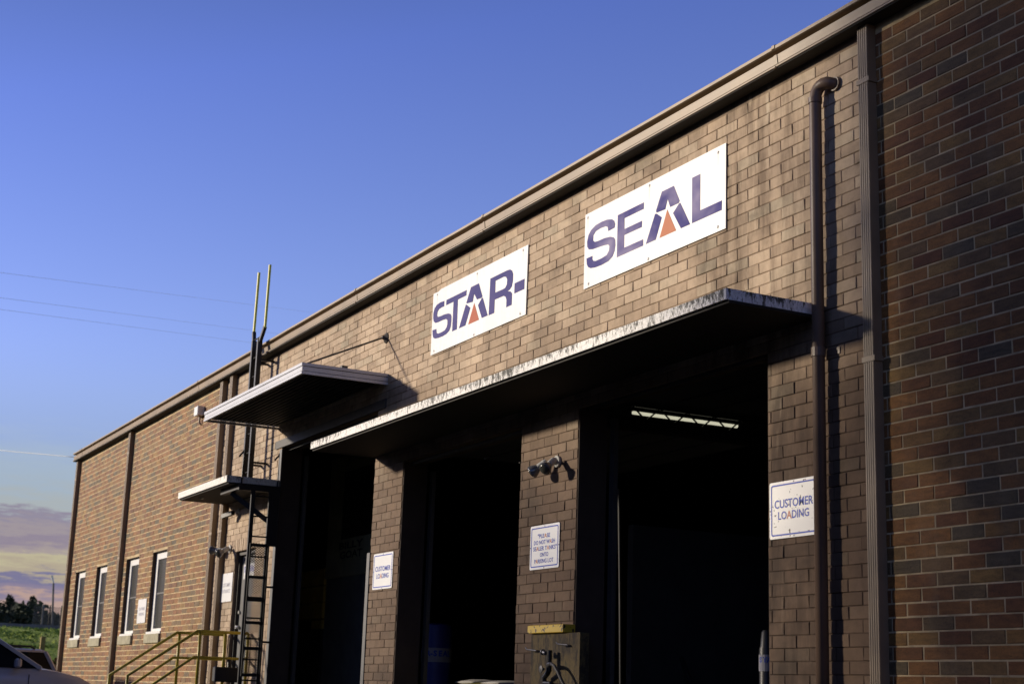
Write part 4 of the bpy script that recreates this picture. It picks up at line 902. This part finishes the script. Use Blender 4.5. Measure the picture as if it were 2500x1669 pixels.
for i in range(14000):
    y = rg.uniform(-5, 33.0); x = -212 + rg.uniform(-6, 6); hh = 6.9 + .7 * math.sin(y * .9) + .6 * math.sin(y * 2.3); z = 3.4 + rg.uniform(0, 1) * hh
    a = Vector((rg.gauss(0, 1), rg.gauss(0, 1), rg.gauss(0, 1))).normalized(); b = a.orthogonal().normalized(); P = Vector((x, y, z)); s = .45
    mb.add([P - a * s, P + b * s * .6, P + a * s, P - b * s * .6], [(0, 1, 2, 3)])
mb.build('far_undergrowth', M['leaf_dark'], label='dark undergrowth filling the foot of the far tree line', cat='shrubs', kind='stuff')

o = MB().box(-75.2, -75.0, -30, 60, 3.35, 3.79).build('concrete_wall', M['concrete']); tag(o, 'low grey concrete wall along the top of the grass bank', 'wall')
t = thing('chain_link_fence', (-76.2, 7, 3.42), 'chain-link fence with dark posts above the low concrete wall', 'fence')
for y in (6.75, 7.08, 7.62, 9.5, 11.5): MB().tube([(-76.2, y, 3.42), (-76.2, y, 4.78)], .05 if y < 7 else .035, 8).build('post', M['concrete'] if y < 7 else M['black'], t)
mb = MB(); s = .11; y = 6.3
while y < 12:
    z = 3.6
    while z < 4.62:
        for a, b2 in (((y, z), (y + s / 2, z + s / 2)), ((y + s / 2, z + s / 2), (y + s, z)), ((y, z + s), (y + s / 2, z + s / 2)), ((y + s / 2, z + s / 2), (y + s, z + s))):
            mb.bar((-76.2, a[0], a[1]), (-76.2, b2[0], b2[1]), .014, .014)
        z += s
    y += s
mb.build('wire_mesh', M['guard'], t, kind='stuff')
t = thing('lamp_pole', (-200, 30.7, 3.42), 'tall thin grey lamp pole beyond the fence', 'pole')
MB().tube([(-200, 31.3, 3.42), (-200, 30.6, 13.3)], [.16, .12], 10).build('pole', M['guard'], t)
MB().tube([(-200, 30.6, 13.3), (-200, 30.3, 14.2)], [.09, .15], 8).build('lamp_head', M['frame_white'], t)
o = MB().box(-55.08, -54.92, 2.85, 3.01, 1.5, 2.72, .02).build('marker_post', M['post']); tag(o, 'weathered yellow post standing on the grass bank', 'post')
t = thing('brown_shrub', (-38.6, .6, 0), 'small brown shrub at the far corner of the warehouse', 'shrub')
mb = MB(); rg = random.Random(4)
for i in range(1500):
    d = Vector((rg.gauss(0, 1), rg.gauss(0, 1), rg.gauss(0, 1))).normalized() * rg.random() ** .4; P = Vector((-38.6 + d.x * .7, .15 + d.y * .6, .95 + d.z * .85)); a = Vector((rg.gauss(0, 1), rg.gauss(0, 1), rg.gauss(0, 1))).normalized(); b = a.orthogonal() * .6; s = .05
    mb.add([P - a * s, P + b * s, P + a * s, P - b * s], [(0, 1, 2, 3)])
mb.build('foliage', M['leaf_brown'], t); MB().tube([(-38.6, .15, 0), (-38.6, .15, .8)], .03, 6).build('stem', M['bark'], t)
t = thing('roof_vent', (-37.0, .1, 6.58), 'tiny dark bracket on the roof edge at the far corner', 'bracket')
MB().bar((-36.9, .1, 6.57), (-37.05, .0, 6.66), .05, .03).bar((-37.15, .05, 6.70), (-36.8, .05, 6.64), .12, .02).build('plate', M['black'], t)

# ------------------------------------------------------------------ overhead wires and the pole that carries them
t = thing('utility_pole', (-44.0, -3.9, 0), 'wooden utility pole left of the view carrying the overhead wires', 'pole')
MB().tube([(-44.4, -4.6, 0), (-44.4, -4.6, 12.9)], [.16, .11], 10).build('post', M['bark'], t)
MB().bar((-44.4, -5.2, 12.3), (-44.4, -3.4, 12.3), .1, .12).build('crossarm', M['bark'], t)
def wire(a, b, sag, r, label):
    a = Vector(a); b = Vector(b); pts = []
    for i in range(13):
        k = i / 12; p = a.lerp(b, k); p.z -= 4 * sag * k * (1 - k); pts.append(p)
    o = MB().tube(pts, r, 5).build('overhead_wire', M['wire'], smooth=True); tag(o, label, 'wire', 'overhead wires in the sky at left')
wire((-43.49, -4.14, 12.35), (-152.8, 55.3, 41.4), .0, .0055, 'highest of the three faint overhead wires in the sky')
wire((-43.65, -4.05, 11.69), (-153.4, 55.7, 38.6), .0, .0055, 'middle one of the three faint overhead wires in the sky')
wire((-43.72, -4.0, 11.39), (-153.6, 55.9, 37.2), .0, .0055, 'lowest of the three faint overhead wires in the sky')
wire((-44.39, -3.48, 7.54), (-37.05, .05, 6.50), .02, .009, 'single wire running to the far corner of the warehouse roof')
